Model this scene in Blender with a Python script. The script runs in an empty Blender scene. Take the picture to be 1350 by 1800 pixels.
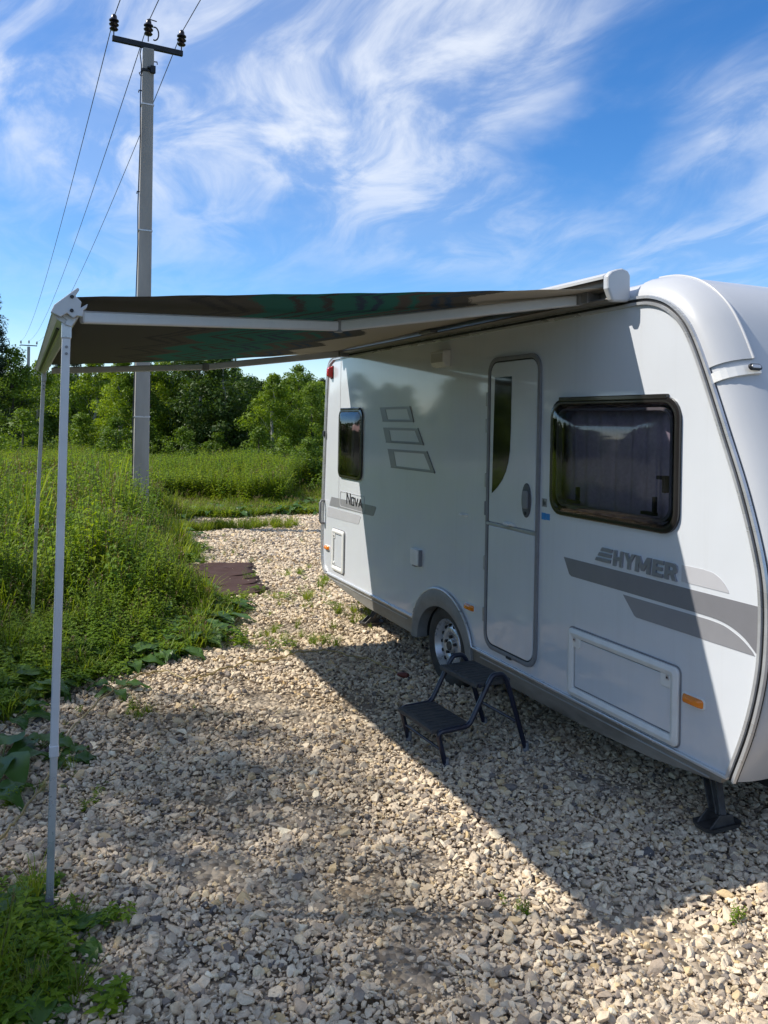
import bpy, bmesh, math, random
import numpy as np
from mathutils import Vector, Matrix

rad = math.radians
random.seed(7)
rng = np.random.default_rng(7)
scene = bpy.context.scene
COL = scene.collection

# ------------------------------------------------------------------ camera
cam_data = bpy.data.cameras.new('camera')
cam = bpy.data.objects.new('camera', cam_data)
COL.objects.link(cam)
cam_data.sensor_fit = 'AUTO'
cam_data.sensor_width = 36.0
cam_data.lens = 28.4
cam_data.shift_y = -0.0875
cam_data.clip_start = 0.05
cam_data.clip_end = 3000
YAW = 24.23
cam.matrix_world = (Matrix.Translation((0, 0, 1.84)) @ Matrix.Rotation(rad(-YAW), 4, 'Z')
                    @ Matrix.Rotation(rad(90), 4, 'X') @ Matrix.Rotation(rad(1.03), 4, 'Z'))
scene.camera = cam

# ------------------------------------------------------------------ light
SUN_TO = Vector((-0.85, 0.385, 1.0)).normalized()      # direction towards the sun
SUN_EL = math.asin(SUN_TO.z)
SUN_AZ = math.atan2(SUN_TO.x, SUN_TO.y)                # clockwise from +Y
sun_data = bpy.data.lights.new('sun', 'SUN')
sun_data.energy = 3.2
sun_data.angle = rad(0.55)
sun_data.color = (1.0, 0.945, 0.86)
sun = bpy.data.objects.new('sun', sun_data)
COL.objects.link(sun)
sun.rotation_euler = SUN_TO.to_track_quat('Z', 'Y').to_euler()
sun.location = SUN_TO * 60

world = bpy.data.worlds.new('World')
scene.world = world
world.use_nodes = True
wt = world.node_tree
wt.nodes.clear()


def N(tree, kind, **kw):
    n = tree.nodes.new(kind)
    for k, v in kw.items():
        if k.startswith('i_'):
            key = k[2:].replace('_', ' ')
            n.inputs[int(key) if key.isdigit() else key].default_value = v
        else:
            setattr(n, k, v)
    return n


def L(tree, a, ao, b, bi):
    tree.links.new(a.outputs[ao], b.inputs[bi])


def math_node(tree, op, a, b=None, c=None, clamp=False):
    n = tree.nodes.new('ShaderNodeMath')
    n.operation = op
    n.use_clamp = clamp
    for i, v in enumerate((a, b, c)):
        if v is None:
            continue
        if isinstance(v, (int, float)):
            n.inputs[i].default_value = v
        else:
            tree.links.new(v, n.inputs[i])
    return n.outputs[0]


def build_sky():
    t = wt
    out = N(t, 'ShaderNodeOutputWorld')
    bg = N(t, 'ShaderNodeBackground')
    bg.inputs['Strength'].default_value = 0.100
    L(t, bg, 0, out, 0)
    sky = N(t, 'ShaderNodeTexSky')
    sky.sky_type = 'NISHITA'
    sky.sun_disc = False
    sky.sun_elevation = SUN_EL
    sky.sun_rotation = SUN_AZ
    sky.air_density = 1.0
    sky.dust_density = 0.0
    sky.ozone_density = 6.0
    hs = N(t, 'ShaderNodeHueSaturation')
    hs.inputs['Saturation'].default_value = 1.33
    hs.inputs['Hue'].default_value = 0.504
    hs.inputs['Value'].default_value = 1.0
    L(t, sky, 0, hs, 'Color')
    tc = N(t, 'ShaderNodeTexCoord')
    sep = N(t, 'ShaderNodeSeparateXYZ')
    L(t, tc, 'Generated', sep, 0)
    sat = N(t, 'ShaderNodeMapRange')
    sat.inputs['From Min'].default_value = 0.03
    sat.inputs['From Max'].default_value = 0.11
    sat.inputs['To Min'].default_value = 0.95
    sat.inputs['To Max'].default_value = 1.22
    L(t, sep, 2, sat, 0)
    L(t, sat, 0, hs, 'Saturation')
    z = math_node(t, 'ADD', math_node(t, 'MAXIMUM', sep.outputs[2], 0.0), 0.16)
    px = math_node(t, 'DIVIDE', sep.outputs[0], z)
    py = math_node(t, 'DIVIDE', sep.outputs[1], z)
    comb = N(t, 'ShaderNodeCombineXYZ')
    t.links.new(px, comb.inputs[0])
    t.links.new(py, comb.inputs[1])
    # slow warp of the whole layer
    warp = N(t, 'ShaderNodeTexNoise', i_Scale=0.7, i_Detail=2.5, i_Roughness=0.5)
    L(t, comb, 0, warp, 'Vector')
    wsub = N(t, 'ShaderNodeVectorMath', operation='SUBTRACT')
    L(t, warp, 'Color', wsub, 0)
    wsub.inputs[1].default_value = (0.5, 0.5, 0.5)
    wsc = N(t, 'ShaderNodeVectorMath', operation='SCALE')
    L(t, wsub, 0, wsc, 0)
    wsc.inputs['Scale'].default_value = 0.75
    wadd = N(t, 'ShaderNodeVectorMath', operation='ADD')
    L(t, comb, 0, wadd, 0)
    L(t, wsc, 0, wadd, 1)
    # broad veils
    mp = N(t, 'ShaderNodeMapping')
    mp.inputs['Location'].default_value = (2.25, 0.35, 0)
    mp.inputs['Rotation'].default_value = (0, 0, rad(28))
    mp.inputs['Scale'].default_value = (0.85, 0.62, 1)
    L(t, wadd, 0, mp, 0)
    broad = N(t, 'ShaderNodeTexNoise', i_Scale=1.0, i_Detail=7.0, i_Roughness=0.56)
    L(t, mp, 0, broad, 'Vector')
    # combed fibres
    mp2 = N(t, 'ShaderNodeMapping')
    mp2.inputs['Location'].default_value = (3.4, 0.0, 0)
    mp2.inputs['Rotation'].default_value = (0, 0, rad(35))
    mp2.inputs['Scale'].default_value = (2.1, 0.95, 1)
    L(t, wadd, 0, mp2, 0)
    fib = N(t, 'ShaderNodeTexNoise', i_Scale=2.1, i_Detail=12.0, i_Roughness=0.60)
    fib.inputs['Distortion'].default_value = 0.7
    L(t, mp2, 0, fib, 'Vector')
    m1 = N(t, 'ShaderNodeMapRange', interpolation_type='SMOOTHSTEP')
    m1.inputs['From Min'].default_value = 0.34
    m1.inputs['From Max'].default_value = 0.60
    L(t, broad, 0, m1, 0)
    m2 = N(t, 'ShaderNodeMapRange', interpolation_type='SMOOTHSTEP')
    m2.inputs['From Min'].default_value = 0.36
    m2.inputs['From Max'].default_value = 0.66
    L(t, fib, 0, m2, 0)
    fibw = math_node(t, 'MULTIPLY_ADD', m2.outputs[0], 0.72, 0.22)
    cov = math_node(t, 'MULTIPLY', m1.outputs[0], fibw)
    # the layer thins out with the long slant towards the horizon
    hz = N(t, 'ShaderNodeMapRange', interpolation_type='SMOOTHSTEP')
    hz.inputs['From Min'].default_value = 0.10
    hz.inputs['From Max'].default_value = 0.34
    L(t, sep, 2, hz, 0)
    cov = math_node(t, 'MULTIPLY', cov, math_node(t, 'MULTIPLY_ADD', hz.outputs[0], 0.88, 0.12))
    cov = math_node(t, 'MULTIPLY', cov, 0.90, clamp=True)
    mix = N(t, 'ShaderNodeMix', data_type='RGBA')
    t.links.new(cov, mix.inputs['Factor'])
    t.links.new(hs.outputs[0], mix.inputs['A'])
    mix.inputs['B'].default_value = (5.3, 5.6, 6.1, 1)
    t.links.new(mix.outputs['Result'], bg.inputs['Color'])


build_sky()
scene.view_settings.view_transform = 'Standard'
scene.view_settings.look = 'None'
scene.view_settings.gamma = 1.0
scene.view_settings.use_curve_mapping = False
scene.view_settings.exposure = 0.82
try:
    scene.cycles.max_bounces = 10
    scene.cycles.transparent_max_bounces = 16
    scene.cycles.use_denoising = True
except Exception:
    pass


# ------------------------------------------------------------------ materials
def principled(name, col, rough=0.5, metal=0.0, spec=0.5, coat=0.0, coat_rough=0.05):
    m = bpy.data.materials.new(name)
    m.use_nodes = True
    b = m.node_tree.nodes['Principled BSDF']
    b.inputs['Base Color'].default_value = (*col, 1)
    b.inputs['Roughness'].default_value = rough
    b.inputs['Metallic'].default_value = metal
    b.inputs['Specular IOR Level'].default_value = spec
    b.inputs['Coat Weight'].default_value = coat
    b.inputs['Coat Roughness'].default_value = coat_rough
    return m


def vary(m, scale=6.0, amount=0.12, bump=0.0, bump_scale=40.0, rough_var=0.0, coord='Object', stretch=(1, 1, 1), tint=None):
    """mottle the base colour and roughness with noise, add fine relief"""
    t = m.node_tree
    b = t.nodes['Principled BSDF']
    col = tuple(b.inputs['Base Color'].default_value)
    tc = N(t, 'ShaderNodeTexCoord')
    mp = N(t, 'ShaderNodeMapping')
    mp.inputs['Scale'].default_value = stretch
    L(t, tc, coord, mp, 0)
    n = N(t, 'ShaderNodeTexNoise', i_Scale=scale, i_Detail=6.0, i_Roughness=0.6)
    L(t, mp, 0, n, 'Vector')
    mr = N(t, 'ShaderNodeMapRange')
    mr.inputs['From Min'].default_value = 0.3
    mr.inputs['From Max'].default_value = 0.7
    L(t, n, 0, mr, 0)
    mix = N(t, 'ShaderNodeMix', data_type='RGBA')
    dark = tuple(c * (1 - amount) for c in col[:3]) if tint is None else tint
    mix.inputs['A'].default_value = (*dark, 1)
    mix.inputs['B'].default_value = tuple(min(1, c * (1 + amount * 0.5)) for c in col[:3]) + (1,)
    L(t, mr, 0, mix, 'Factor')
    L(t, mix, 'Result', b, 'Base Color')
    if rough_var:
        r0 = b.inputs['Roughness'].default_value
        rr = math_node(t, 'MULTIPLY_ADD', mr.outputs[0], rough_var, r0 - rough_var / 2)
        t.links.new(rr, b.inputs['Roughness'])
    if bump:
        n2 = N(t, 'ShaderNodeTexNoise', i_Scale=bump_scale, i_Detail=4.0)
        L(t, mp, 0, n2, 'Vector')
        bp = N(t, 'ShaderNodeBump')
        bp.inputs['Strength'].default_value = 1.0
        bp.inputs['Distance'].default_value = bump
        L(t, n2, 0, bp, 'Height')
        L(t, bp, 0, b, 'Normal')
    return m


def leaf_mat(name, c1, c2, trans=0.35, noise_scale=3.0, rough=0.55):
    """foliage: colour varies per plant and per clump, with light passing through"""
    m = bpy.data.materials.new(name)
    m.use_nodes = True
    t = m.node_tree
    b = t.nodes['Principled BSDF']
    out = t.nodes['Material Output']
    oi = N(t, 'ShaderNodeObjectInfo')
    geo = N(t, 'ShaderNodeNewGeometry')
    n = N(t, 'ShaderNodeTexNoise', i_Scale=noise_scale, i_Detail=2.0)
    L(t, geo, 'Position', n, 'Vector')
    f = math_node(t, 'ADD', math_node(t, 'MULTIPLY', oi.outputs['Random'], 0.5),
                  math_node(t, 'MULTIPLY', n.outputs[0], 1.1))
    rnd = math_node(t, 'MULTIPLY', geo.outputs['Random Per Island'], 0.35)
    f = math_node(t, 'SUBTRACT', math_node(t, 'ADD', f, rnd), 0.48, clamp=True)
    mix = N(t, 'ShaderNodeMix', data_type='RGBA')
    mix.inputs['A'].default_value = (*c1, 1)
    mix.inputs['B'].default_value = (*c2, 1)
    t.links.new(f, mix.inputs['Factor'])
    L(t, mix, 'Result', b, 'Base Color')
    b.inputs['Roughness'].default_value = rough
    b.inputs['Specular IOR Level'].default_value = 0.35
    tr = N(t, 'ShaderNodeBsdfTranslucent')
    br = N(t, 'ShaderNodeMix', data_type='RGBA', blend_type='MULTIPLY')
    br.inputs['Factor'].default_value = 1.0
    br.inputs['B'].default_value = (1.35, 1.3, 0.55, 1)
    L(t, mix, 'Result', br, 'A')
    L(t, br, 'Result', tr, 'Color')
    ms = N(t, 'ShaderNodeMixShader')
    ms.inputs[0].default_value = trans
    L(t, b, 0, ms, 1)
    L(t, tr, 0, ms, 2)
    L(t, ms, 0, out, 0)
    return m


M = {}


def make_materials():
    w = principled('caravan_white', (0.645, 0.672, 0.705), 0.34, coat=1.0, coat_rough=0.05)
    vary(w, 1.6, 0.04, bump=0.0012, bump_scale=1.7, rough_var=0.06)
    t = w.node_tree
    b = t.nodes['Principled BSDF']
    src = b.inputs['Base Color'].links[0].from_socket
    tc = N(t, 'ShaderNodeTexCoord')
    mp = N(t, 'ShaderNodeMapping')
    mp.inputs['Scale'].default_value = (1, 14, 0.5)
    L(t, tc, 'Object', mp, 0)
    ns = N(t, 'ShaderNodeTexNoise', i_Scale=2.0, i_Detail=5.0, i_Roughness=0.6)
    L(t, mp, 0, ns, 'Vector')
    mr = N(t, 'ShaderNodeMapRange')
    mr.inputs['From Min'].default_value = 0.52
    mr.inputs['From Max'].default_value = 0.75
    mr.inputs['To Max'].default_value = 0.07
    L(t, ns, 0, mr, 0)
    mx = N(t, 'ShaderNodeMix', data_type='RGBA')
    L(t, mr, 0, mx, 'Factor')
    t.links.new(src, mx.inputs['A'])
    mx.inputs['B'].default_value = (0.36, 0.33, 0.28, 1)
    L(t, mx, 'Result', b, 'Base Color')
    M['white'] = w
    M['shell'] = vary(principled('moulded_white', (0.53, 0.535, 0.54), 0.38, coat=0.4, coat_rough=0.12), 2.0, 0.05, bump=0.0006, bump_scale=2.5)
    M['plastic'] = vary(principled('cream_plastic', (0.74, 0.735, 0.70), 0.42), 14, 0.07, rough_var=0.1)
    M['alu'] = vary(principled('aluminium', (0.60, 0.61, 0.62), 0.30, metal=0.5), 9, 0.18, rough_var=0.2, stretch=(1, 0.2, 1))
    M['alu_dull'] = vary(principled('dull_aluminium', (0.42, 0.42, 0.41), 0.42, metal=0.55), 12, 0.2, rough_var=0.2)
    M['silver_paint'] = vary(principled('silver_paint', (0.60, 0.61, 0.63), 0.38, metal=0.2), 10, 0.08, rough_var=0.12)
    M['skirt'] = vary(principled('grey_skirt', (0.26, 0.25, 0.225), 0.45, metal=0.35), 5, 0.45, rough_var=0.2, stretch=(1, 0.5, 2))
    M['arch'] = vary(principled('grey_plastic', (0.25, 0.24, 0.22), 0.6), 9, 0.2)
    M['rubber'] = vary(principled('black_rubber', (0.018, 0.018, 0.02), 0.5), 20, 0.3)
    M['tyre'] = vary(principled('tyre_rubber', (0.022, 0.021, 0.020), 0.75), 12, 0.5, tint=(0.07, 0.062, 0.05))
    M['gasket'] = vary(principled('grey_gasket', (0.22, 0.22, 0.23), 0.45), 15, 0.15)
    M['win_frame'] = principled('window_frame', (0.016, 0.014, 0.014), 0.22, coat=0.4)
    M['steel'] = vary(principled('silver_steel', (0.60, 0.60, 0.61), 0.30, metal=0.45), 14, 0.2, rough_var=0.2)
    M['rust_steel'] = vary(principled('galvanised_steel', (0.13, 0.125, 0.12), 0.55, metal=0.5), 16, 0.45)
    M['dark'] = vary(principled('underbody', (0.02, 0.02, 0.02), 0.8), 6, 0.3)
    M['decal_dark'] = vary(principled('dark_grey_decal', (0.20, 0.20, 0.215), 0.36, coat=0.5), 8, 0.06)
    M['decal_mid'] = vary(principled('mid_grey_decal', (0.26, 0.26, 0.275), 0.36, coat=0.5), 8, 0.06)
    M['decal_pale'] = vary(principled('pale_grey_decal', (0.50, 0.50, 0.52), 0.36, coat=0.5), 8, 0.05)
    M['letter'] = vary(principled('grey_lettering', (0.30, 0.31, 0.34), 0.3, metal=0.4, coat=0.3), 20, 0.08)
    M['black_decal'] = principled('black_decal', (0.02, 0.02, 0.025), 0.4)
    M['blue_decal'] = principled('blue_decal', (0.02, 0.22, 0.55), 0.4)
    M['handle'] = vary(principled('handle_grey', (0.09, 0.09, 0.10), 0.4), 20, 0.15)
    M['step_rubber'] = vary(principled('step_rubber', (0.035, 0.038, 0.042), 0.72), 18, 0.35, bump=0.0012, bump_scale=160, tint=(0.075, 0.072, 0.065))
    M['step_frame'] = vary(principled('navy_frame', (0.012, 0.016, 0.035), 0.32, coat=0.3), 14, 0.3)
    M['concrete'] = vary(principled('pole_concrete', (0.36, 0.345, 0.325), 0.9), 3.0, 0.22, bump=0.004, bump_scale=18, stretch=(1, 1, 0.25))
    M['pole_steel'] = vary(principled('pole_steel', (0.02, 0.024, 0.032), 0.6, metal=0.3), 10, 0.3)
    M['porcelain'] = principled('brown_porcelain', (0.016, 0.011, 0.012), 0.25)
    M['wire'] = principled('wire', (0.06, 0.065, 0.075), 0.6, metal=0.3)
    M['rug'] = vary(principled('maroon_mat', (0.050, 0.028, 0.024), 0.95, spec=0.15), 5, 0.35, bump=0.004, bump_scale=35, tint=(0.080, 0.050, 0.043))
    M['cable'] = vary(principled('yellow_hose', (0.36, 0.27, 0.10), 0.55), 8, 0.35)
    M['plug'] = principled('red_brown_plug', (0.14, 0.03, 0.02), 0.5)
    M['bark'] = vary(principled('bark', (0.10, 0.085, 0.07), 0.9), 6, 0.4)
    M['birch_bark'] = vary(principled('birch_bark', (0.42, 0.40, 0.36), 0.85), 7, 0.6, tint=(0.12, 0.11, 0.10), stretch=(1, 1, 3))
    M['leaf_light'] = leaf_mat('leaf_light', (0.113, 0.189, 0.013), (0.300, 0.394, 0.024), 0.45, 1.1)
    M['leaf_mid'] = leaf_mat('leaf_mid', (0.064, 0.124, 0.015), (0.176, 0.261, 0.026), 0.42, 1.1)
    M['leaf_dark'] = leaf_mat('leaf_dark', (0.028, 0.062, 0.011), (0.082, 0.135, 0.018), 0.32, 1.1)
    M['needle'] = leaf_mat('needles', (0.016, 0.035, 0.016), (0.035, 0.065, 0.026), 0.12, 1.1)
    M['weed'] = leaf_mat('weed_leaf', (0.098, 0.205, 0.011), (0.267, 0.378, 0.020), 0.45, 1.6)
    M['weed_field'] = leaf_mat('field_weed_leaf', (0.145, 0.244, 0.011), (0.381, 0.450, 0.017), 0.48, 0.5)
    M['grass'] = leaf_mat('grass_blade', (0.113, 0.197, 0.015), (0.300, 0.355, 0.037), 0.45, 1.4)
    M['broad'] = leaf_mat('broad_leaf', (0.045, 0.115, 0.023), (0.109, 0.198, 0.038), 0.30, 4.0, rough=0.42)
    M['stem'] = principled('stem', (0.10, 0.13, 0.035), 0.7)
    M['dry'] = leaf_mat('dry_leaf', (0.16, 0.11, 0.05), (0.26, 0.19, 0.09), 0.2, 4.0)
    M['roller'] = principled('awning_inner', (0.20, 0.19, 0.175), 0.5, metal=0.3)


make_materials()


def lens_mat(name, col, emit=0.0):
    m = principled(name, col, 0.18, coat=0.6)
    t = m.node_tree
    b = t.nodes['Principled BSDF']
    w = N(t, 'ShaderNodeTexWave', i_Scale=90.0)
    tc = N(t, 'ShaderNodeTexCoord')
    L(t, tc, 'Object', w, 'Vector')
    bp = N(t, 'ShaderNodeBump')
    bp.inputs['Distance'].default_value = 0.001
    L(t, w, 'Color', bp, 'Height')
    L(t, bp, 0, b, 'Normal')
    b.inputs['Subsurface Weight'].default_value = 0.3
    b.inputs['Subsurface Radius'].default_value = (0.02, 0.008, 0.002)
    b.inputs['Subsurface Scale'].default_value = 0.3
    return m


M['orange'] = lens_mat('orange_lens', (0.85, 0.24, 0.01))
M['red'] = lens_mat('red_lens', (0.55, 0.03, 0.03))


def glass_mat(name, tint, rough=0.03):
    m = bpy.data.materials.new(name)
    m.use_nodes = True
    t = m.node_tree
    t.nodes.remove(t.nodes['Principled BSDF'])
    out = t.nodes['Material Output']
    tr = N(t, 'ShaderNodeBsdfTransparent')
    tr.inputs[0].default_value = (*tint, 1)
    gl = N(t, 'ShaderNodeBsdfGlossy')
    gl.inputs['Roughness'].default_value = rough
    gl.inputs['Color'].default_value = (0.95, 0.95, 0.95, 1)
    fr = N(t, 'ShaderNodeFresnel', i_IOR=1.55)
    ms = N(t, 'ShaderNodeMixShader')
    L(t, fr, 0, ms, 0)
    L(t, tr, 0, ms, 1)
    L(t, gl, 0, ms, 2)
    L(t, ms, 0, out, 0)
    return m


M['glass'] = glass_mat('tinted_acrylic', (0.74, 0.70, 0.72))
M['glass_dark'] = glass_mat('dark_acrylic', (0.12, 0.11, 0.13))


# ------------------------------------------------------------------ mesh helpers
class MB:
    """collects shapes into one mesh"""

    def __init__(self):
        self.v = []
        self.f = []

    def add(self, verts, faces):
        o = len(self.v)
        self.v += [tuple(p) for p in verts]
        self.f += [tuple(i + o for i in f) for f in faces]

    def box(self, x0, x1, y0, y1, z0, z1):
        self.add([(x, y, z) for x in (x0, x1) for y in (y0, y1) for z in (z0, z1)],
                 [(0, 1, 3, 2), (4, 6, 7, 5), (0, 4, 5, 1), (2, 3, 7, 6), (0, 2, 6, 4), (1, 5, 7, 3)])

    def bar(self, a, b, w, h, up=(0, 0, 1), w2=None, h2=None):
        a, b = Vector(a), Vector(b)
        d = (b - a).normalized()
        s = d.cross(Vector(up))
        if s.length < 1e-4:
            s = Vector((1, 0, 0))
        s.normalize()
        u = s.cross(d).normalized()
        w2 = w if w2 is None else w2
        h2 = h if h2 is None else h2
        vs = []
        for p, ww, hh in ((a, w, h), (b, w2, h2)):
            for i, j in ((-1, -1), (1, -1), (1, 1), (-1, 1)):
                vs.append(p + s * ww / 2 * i + u * hh / 2 * j)
        self.add(vs, [(3, 2, 1, 0), (4, 5, 6, 7), (0, 1, 5, 4), (1, 2, 6, 5), (2, 3, 7, 6), (3, 0, 4, 7)])

    def tube(self, pts, r, n=10, cap=True):
        pts = [Vector(p) for p in pts]
        rr = r if isinstance(r, (list, tuple)) else [r] * len(pts)
        o = len(self.v)
        prev = None
        for i, p in enumerate(pts):
            d = (pts[min(i + 1, len(pts) - 1)] - pts[max(i - 1, 0)]).normalized()
            if prev is None:
                s = d.cross(Vector((0, 0, 1)))
                if s.length < 1e-3:
                    s = d.cross(Vector((0, 1, 0)))
            else:
                s = prev - d * prev.dot(d)
            s.normalize()
            prev = s
            u = d.cross(s)
            for k in range(n):
                a = 2 * math.pi * k / n
                self.v.append(tuple(p + (s * math.cos(a) + u * math.sin(a)) * rr[i]))
        for i in range(len(pts) - 1):
            for k in range(n):
                a, b = o + i * n + k, o + i * n + (k + 1) % n
                self.f.append((a, b, b + n, a + n))
        if cap:
            self.f.append(tuple(o + k for k in reversed(range(n))))
            self.f.append(tuple(o + (len(pts) - 1) * n + k for k in range(n)))

    def lathe(self, prof, n=32, origin=(0, 0, 0), axis='Z', closed=False, cap0=True):
        """prof: list of (radius, height)"""
        o = len(self.v)
        for r, h in prof:
            for k in range(n):
                a = 2 * math.pi * k / n
                c, s = r * math.cos(a), r * math.sin(a)
                p = {'Z': (c, s, h), 'X': (h, c, s), 'Y': (s, h, c)}[axis]
                self.v.append(tuple(p[i] + origin[i] for i in range(3)))
        m = len(prof)
        for i in range(m if closed else m - 1):
            for k in range(n):
                a, b = o + i * n + k, o + i * n + (k + 1) % n
                c, d = o + ((i + 1) % m) * n + k, o + ((i + 1) % m) * n + (k + 1) % n
                self.f.append((a, b, d, c))
        if not closed:
            if cap0:
                self.f.append(tuple(o + k for k in reversed(range(n))))
            self.f.append(tuple(o + (m - 1) * n + k for k in range(n)))

    def plate(self, loop, x0, x1):
        """polygon of (y, z) points, extruded from x0 to x1"""
        n = len(loop)
        self.add([(x0, y, z) for y, z in loop] + [(x1, y, z) for y, z in loop],
                 [tuple(range(n)), tuple(range(2 * n - 1, n - 1, -1))] +
                 [(i, i + n, (i + 1) % n + n, (i + 1) % n) for i in range(n)])

    def plate_xz(self, loop, y0, y1):
        n = len(loop)
        self.add([(x, y0, z) for x, z in loop] + [(x, y1, z) for x, z in loop],
                 [tuple(range(n)), tuple(range(2 * n - 1, n - 1, -1))] +
                 [(i, i + n, (i + 1) % n + n, (i + 1) % n) for i in range(n)])

    def ring(self, outer, inner, x0, x1, crown=0.0):
        """frame between two (y, z) loops of equal length; x1 is the outward face"""
        n = len(outer)
        mid = [((a[0] + b[0]) / 2, (a[1] + b[1]) / 2) for a, b in zip(outer, inner)]
        rows = [[(x0, *p) for p in outer], [(x1, *p) for p in outer], [(x1 - crown, *p) for p in mid],
                [(x1, *p) for p in inner], [(x0, *p) for p in inner]]
        self.add([p for r in rows for p in r],
                 [(a * n + i, a * n + (i + 1) % n, b * n + (i + 1) % n, b * n + i)
                  for a, b in ((0, 1), (1, 2), (2, 3), (3, 4), (4, 0)) for i in range(n)])

    def dome(self, loop, x_edge, depth, k=5, centre=None):
        """a pane whose outline is loop, bulging outwards (-x) by depth"""
        n = len(loop)
        cy = sum(p[0] for p in loop) / n
        cz = sum(p[1] for p in loop) / n
        o = len(self.v)
        for j in range(k):
            s = 1 - j / k
            dd = depth * (1 - s ** 5)
            for y, z in loop:
                self.v.append((x_edge - dd, cy + (y - cy) * s, cz + (z - cz) * s))
        self.v.append((x_edge - depth, cy, cz))
        for j in range(k - 1):
            for i in range(n):
                a, b = o + j * n + i, o + j * n + (i + 1) % n
                self.f.append((a, b, b + n, a + n))
        c = o + k * n
        for i in range(n):
            self.f.append((o + (k - 1) * n + i, o + (k - 1) * n + (i + 1) % n, c))

    def build(self, name, mat, parent=None, smooth=False, bevel=0.0, segs=2, angle=35):
        me = bpy.data.meshes.new(name)
        me.from_pydata(self.v, [], self.f)
        bm = bmesh.new()
        bm.from_mesh(me)
        bmesh.ops.recalc_face_normals(bm, faces=bm.faces)
        bm.to_mesh(me)
        bm.free()
        return link(name, me, mat, parent, smooth, bevel, segs, angle)


def link(name, me, mat, parent=None, smooth=False, bevel=0.0, segs=2, angle=35):
    if mat is not None and not me.materials:
        me.materials.append(M[mat] if isinstance(mat, str) else mat)
    o = bpy.data.objects.new(name, me)
    COL.objects.link(o)
    if parent is not None:
        o.parent = parent
        o.matrix_parent_inverse = Matrix.Translation(-parent.matrix_basis.translation) if parent.type == 'EMPTY' and parent.parent is None else Matrix.Identity(4)
    if bevel:
        b = o.modifiers.new('bevel', 'BEVEL')
        b.width = bevel
        b.segments = segs
        b.limit_method = 'ANGLE'
        b.angle_limit = rad(angle)
    if smooth:
        me.shade_smooth()
        if hasattr(me, 'set_sharp_from_angle'):
            me.set_sharp_from_angle(angle=rad(50))
    return o


def face_out(o):
    """turn an open sheet so that its normals look away from the caravan wall"""
    me = o.data
    if sum(f.normal.x * f.area for f in me.polygons) > 0:
        me.flip_normals()
    return o


def tag(o, label, cat, group=None):
    o['label'] = label
    o['category'] = cat
    if group:
        o['group'] = group
    return o


def thing(name, label, cat, loc=(0, 0, 0), group=None):
    o = bpy.data.objects.new(name, None)
    o.empty_display_size = 0.2
    COL.objects.link(o)
    o.location = loc
    return tag(o, label, cat, group)


def np_mesh(name, verts, quads=None, tris=None):
    """fast mesh from numpy arrays of one face size"""
    fa = quads if quads is not None else tris
    k = fa.shape[1]
    me = bpy.data.meshes.new(name)
    me.vertices.add(len(verts))
    me.vertices.foreach_set('co', np.ascontiguousarray(verts, dtype=np.float32).ravel())
    me.loops.add(fa.size)
    me.loops.foreach_set('vertex_index', np.ascontiguousarray(fa, dtype=np.int32).ravel())
    me.polygons.add(len(fa))
    me.polygons.foreach_set('loop_start', np.arange(0, fa.size, k, dtype=np.int32))
    me.update(calc_edges=True)
    me.validate()
    return me


def rrect(y0, y1, z0, z1, r, n=6):
    """rounded rectangle loop of (y, z)"""
    out = []
    for cy, cz, a0 in ((y1 - r, z1 - r, 0), (y0 + r, z1 - r, 90), (y0 + r, z0 + r, 180), (y1 - r, z0 + r, 270)):
        for k in range(n + 1):
            a = rad(a0 + 90 * k / n)
            out.append((cy + r * math.cos(a), cz + r * math.sin(a)))
    return out


def spline(pts, per=6):
    """Catmull-Rom through 2-D points"""
    P = [np.array(p, float) for p in pts]
    P = [2 * P[0] - P[1]] + P + [2 * P[-1] - P[-2]]
    out = []
    for i in range(1, len(P) - 2):
        for k in range(per):
            t = k / per
            a, b, c, d = P[i - 1], P[i], P[i + 1], P[i + 2]
            q = 0.5 * ((2 * b) + (c - a) * t + (2 * a - 5 * b + 4 * c - d) * t * t + (3 * b - a - 3 * c + d) * t ** 3)
            out.append(tuple(q))
    out.append(tuple(P[-2]))
    return out


# ------------------------------------------------------------------ ground
EDGE_Y = [0.0, 2.3, 2.62, 2.95, 3.15, 3.45, 3.6, 5.1, 5.45, 5.78, 6.13, 6.3, 6.5, 7.44, 8.2, 8.35, 10.2, 11.5, 12.8, 13.67, 15.2, 40]
EDGE_X = [-1.0, -0.16, 0.04, 0.20, 0.14, -0.10, -0.55, -0.45, -0.08, 0.36, 0.65, 1.08, 1.36, 1.76, 2.00, 1.92, 1.98, 2.15, 2.28, 2.42, 2.77, 2.77]


def edge_x(y):
    return np.interp(y, EDGE_Y, EDGE_X)


def ground_mat():
    m = vary(principled('soil', (0.075, 0.068, 0.040), 0.95), 1.2, 0.5, bump=0.02, bump_scale=25, coord='Object', tint=(0.045, 0.060, 0.022))
    return m


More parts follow.
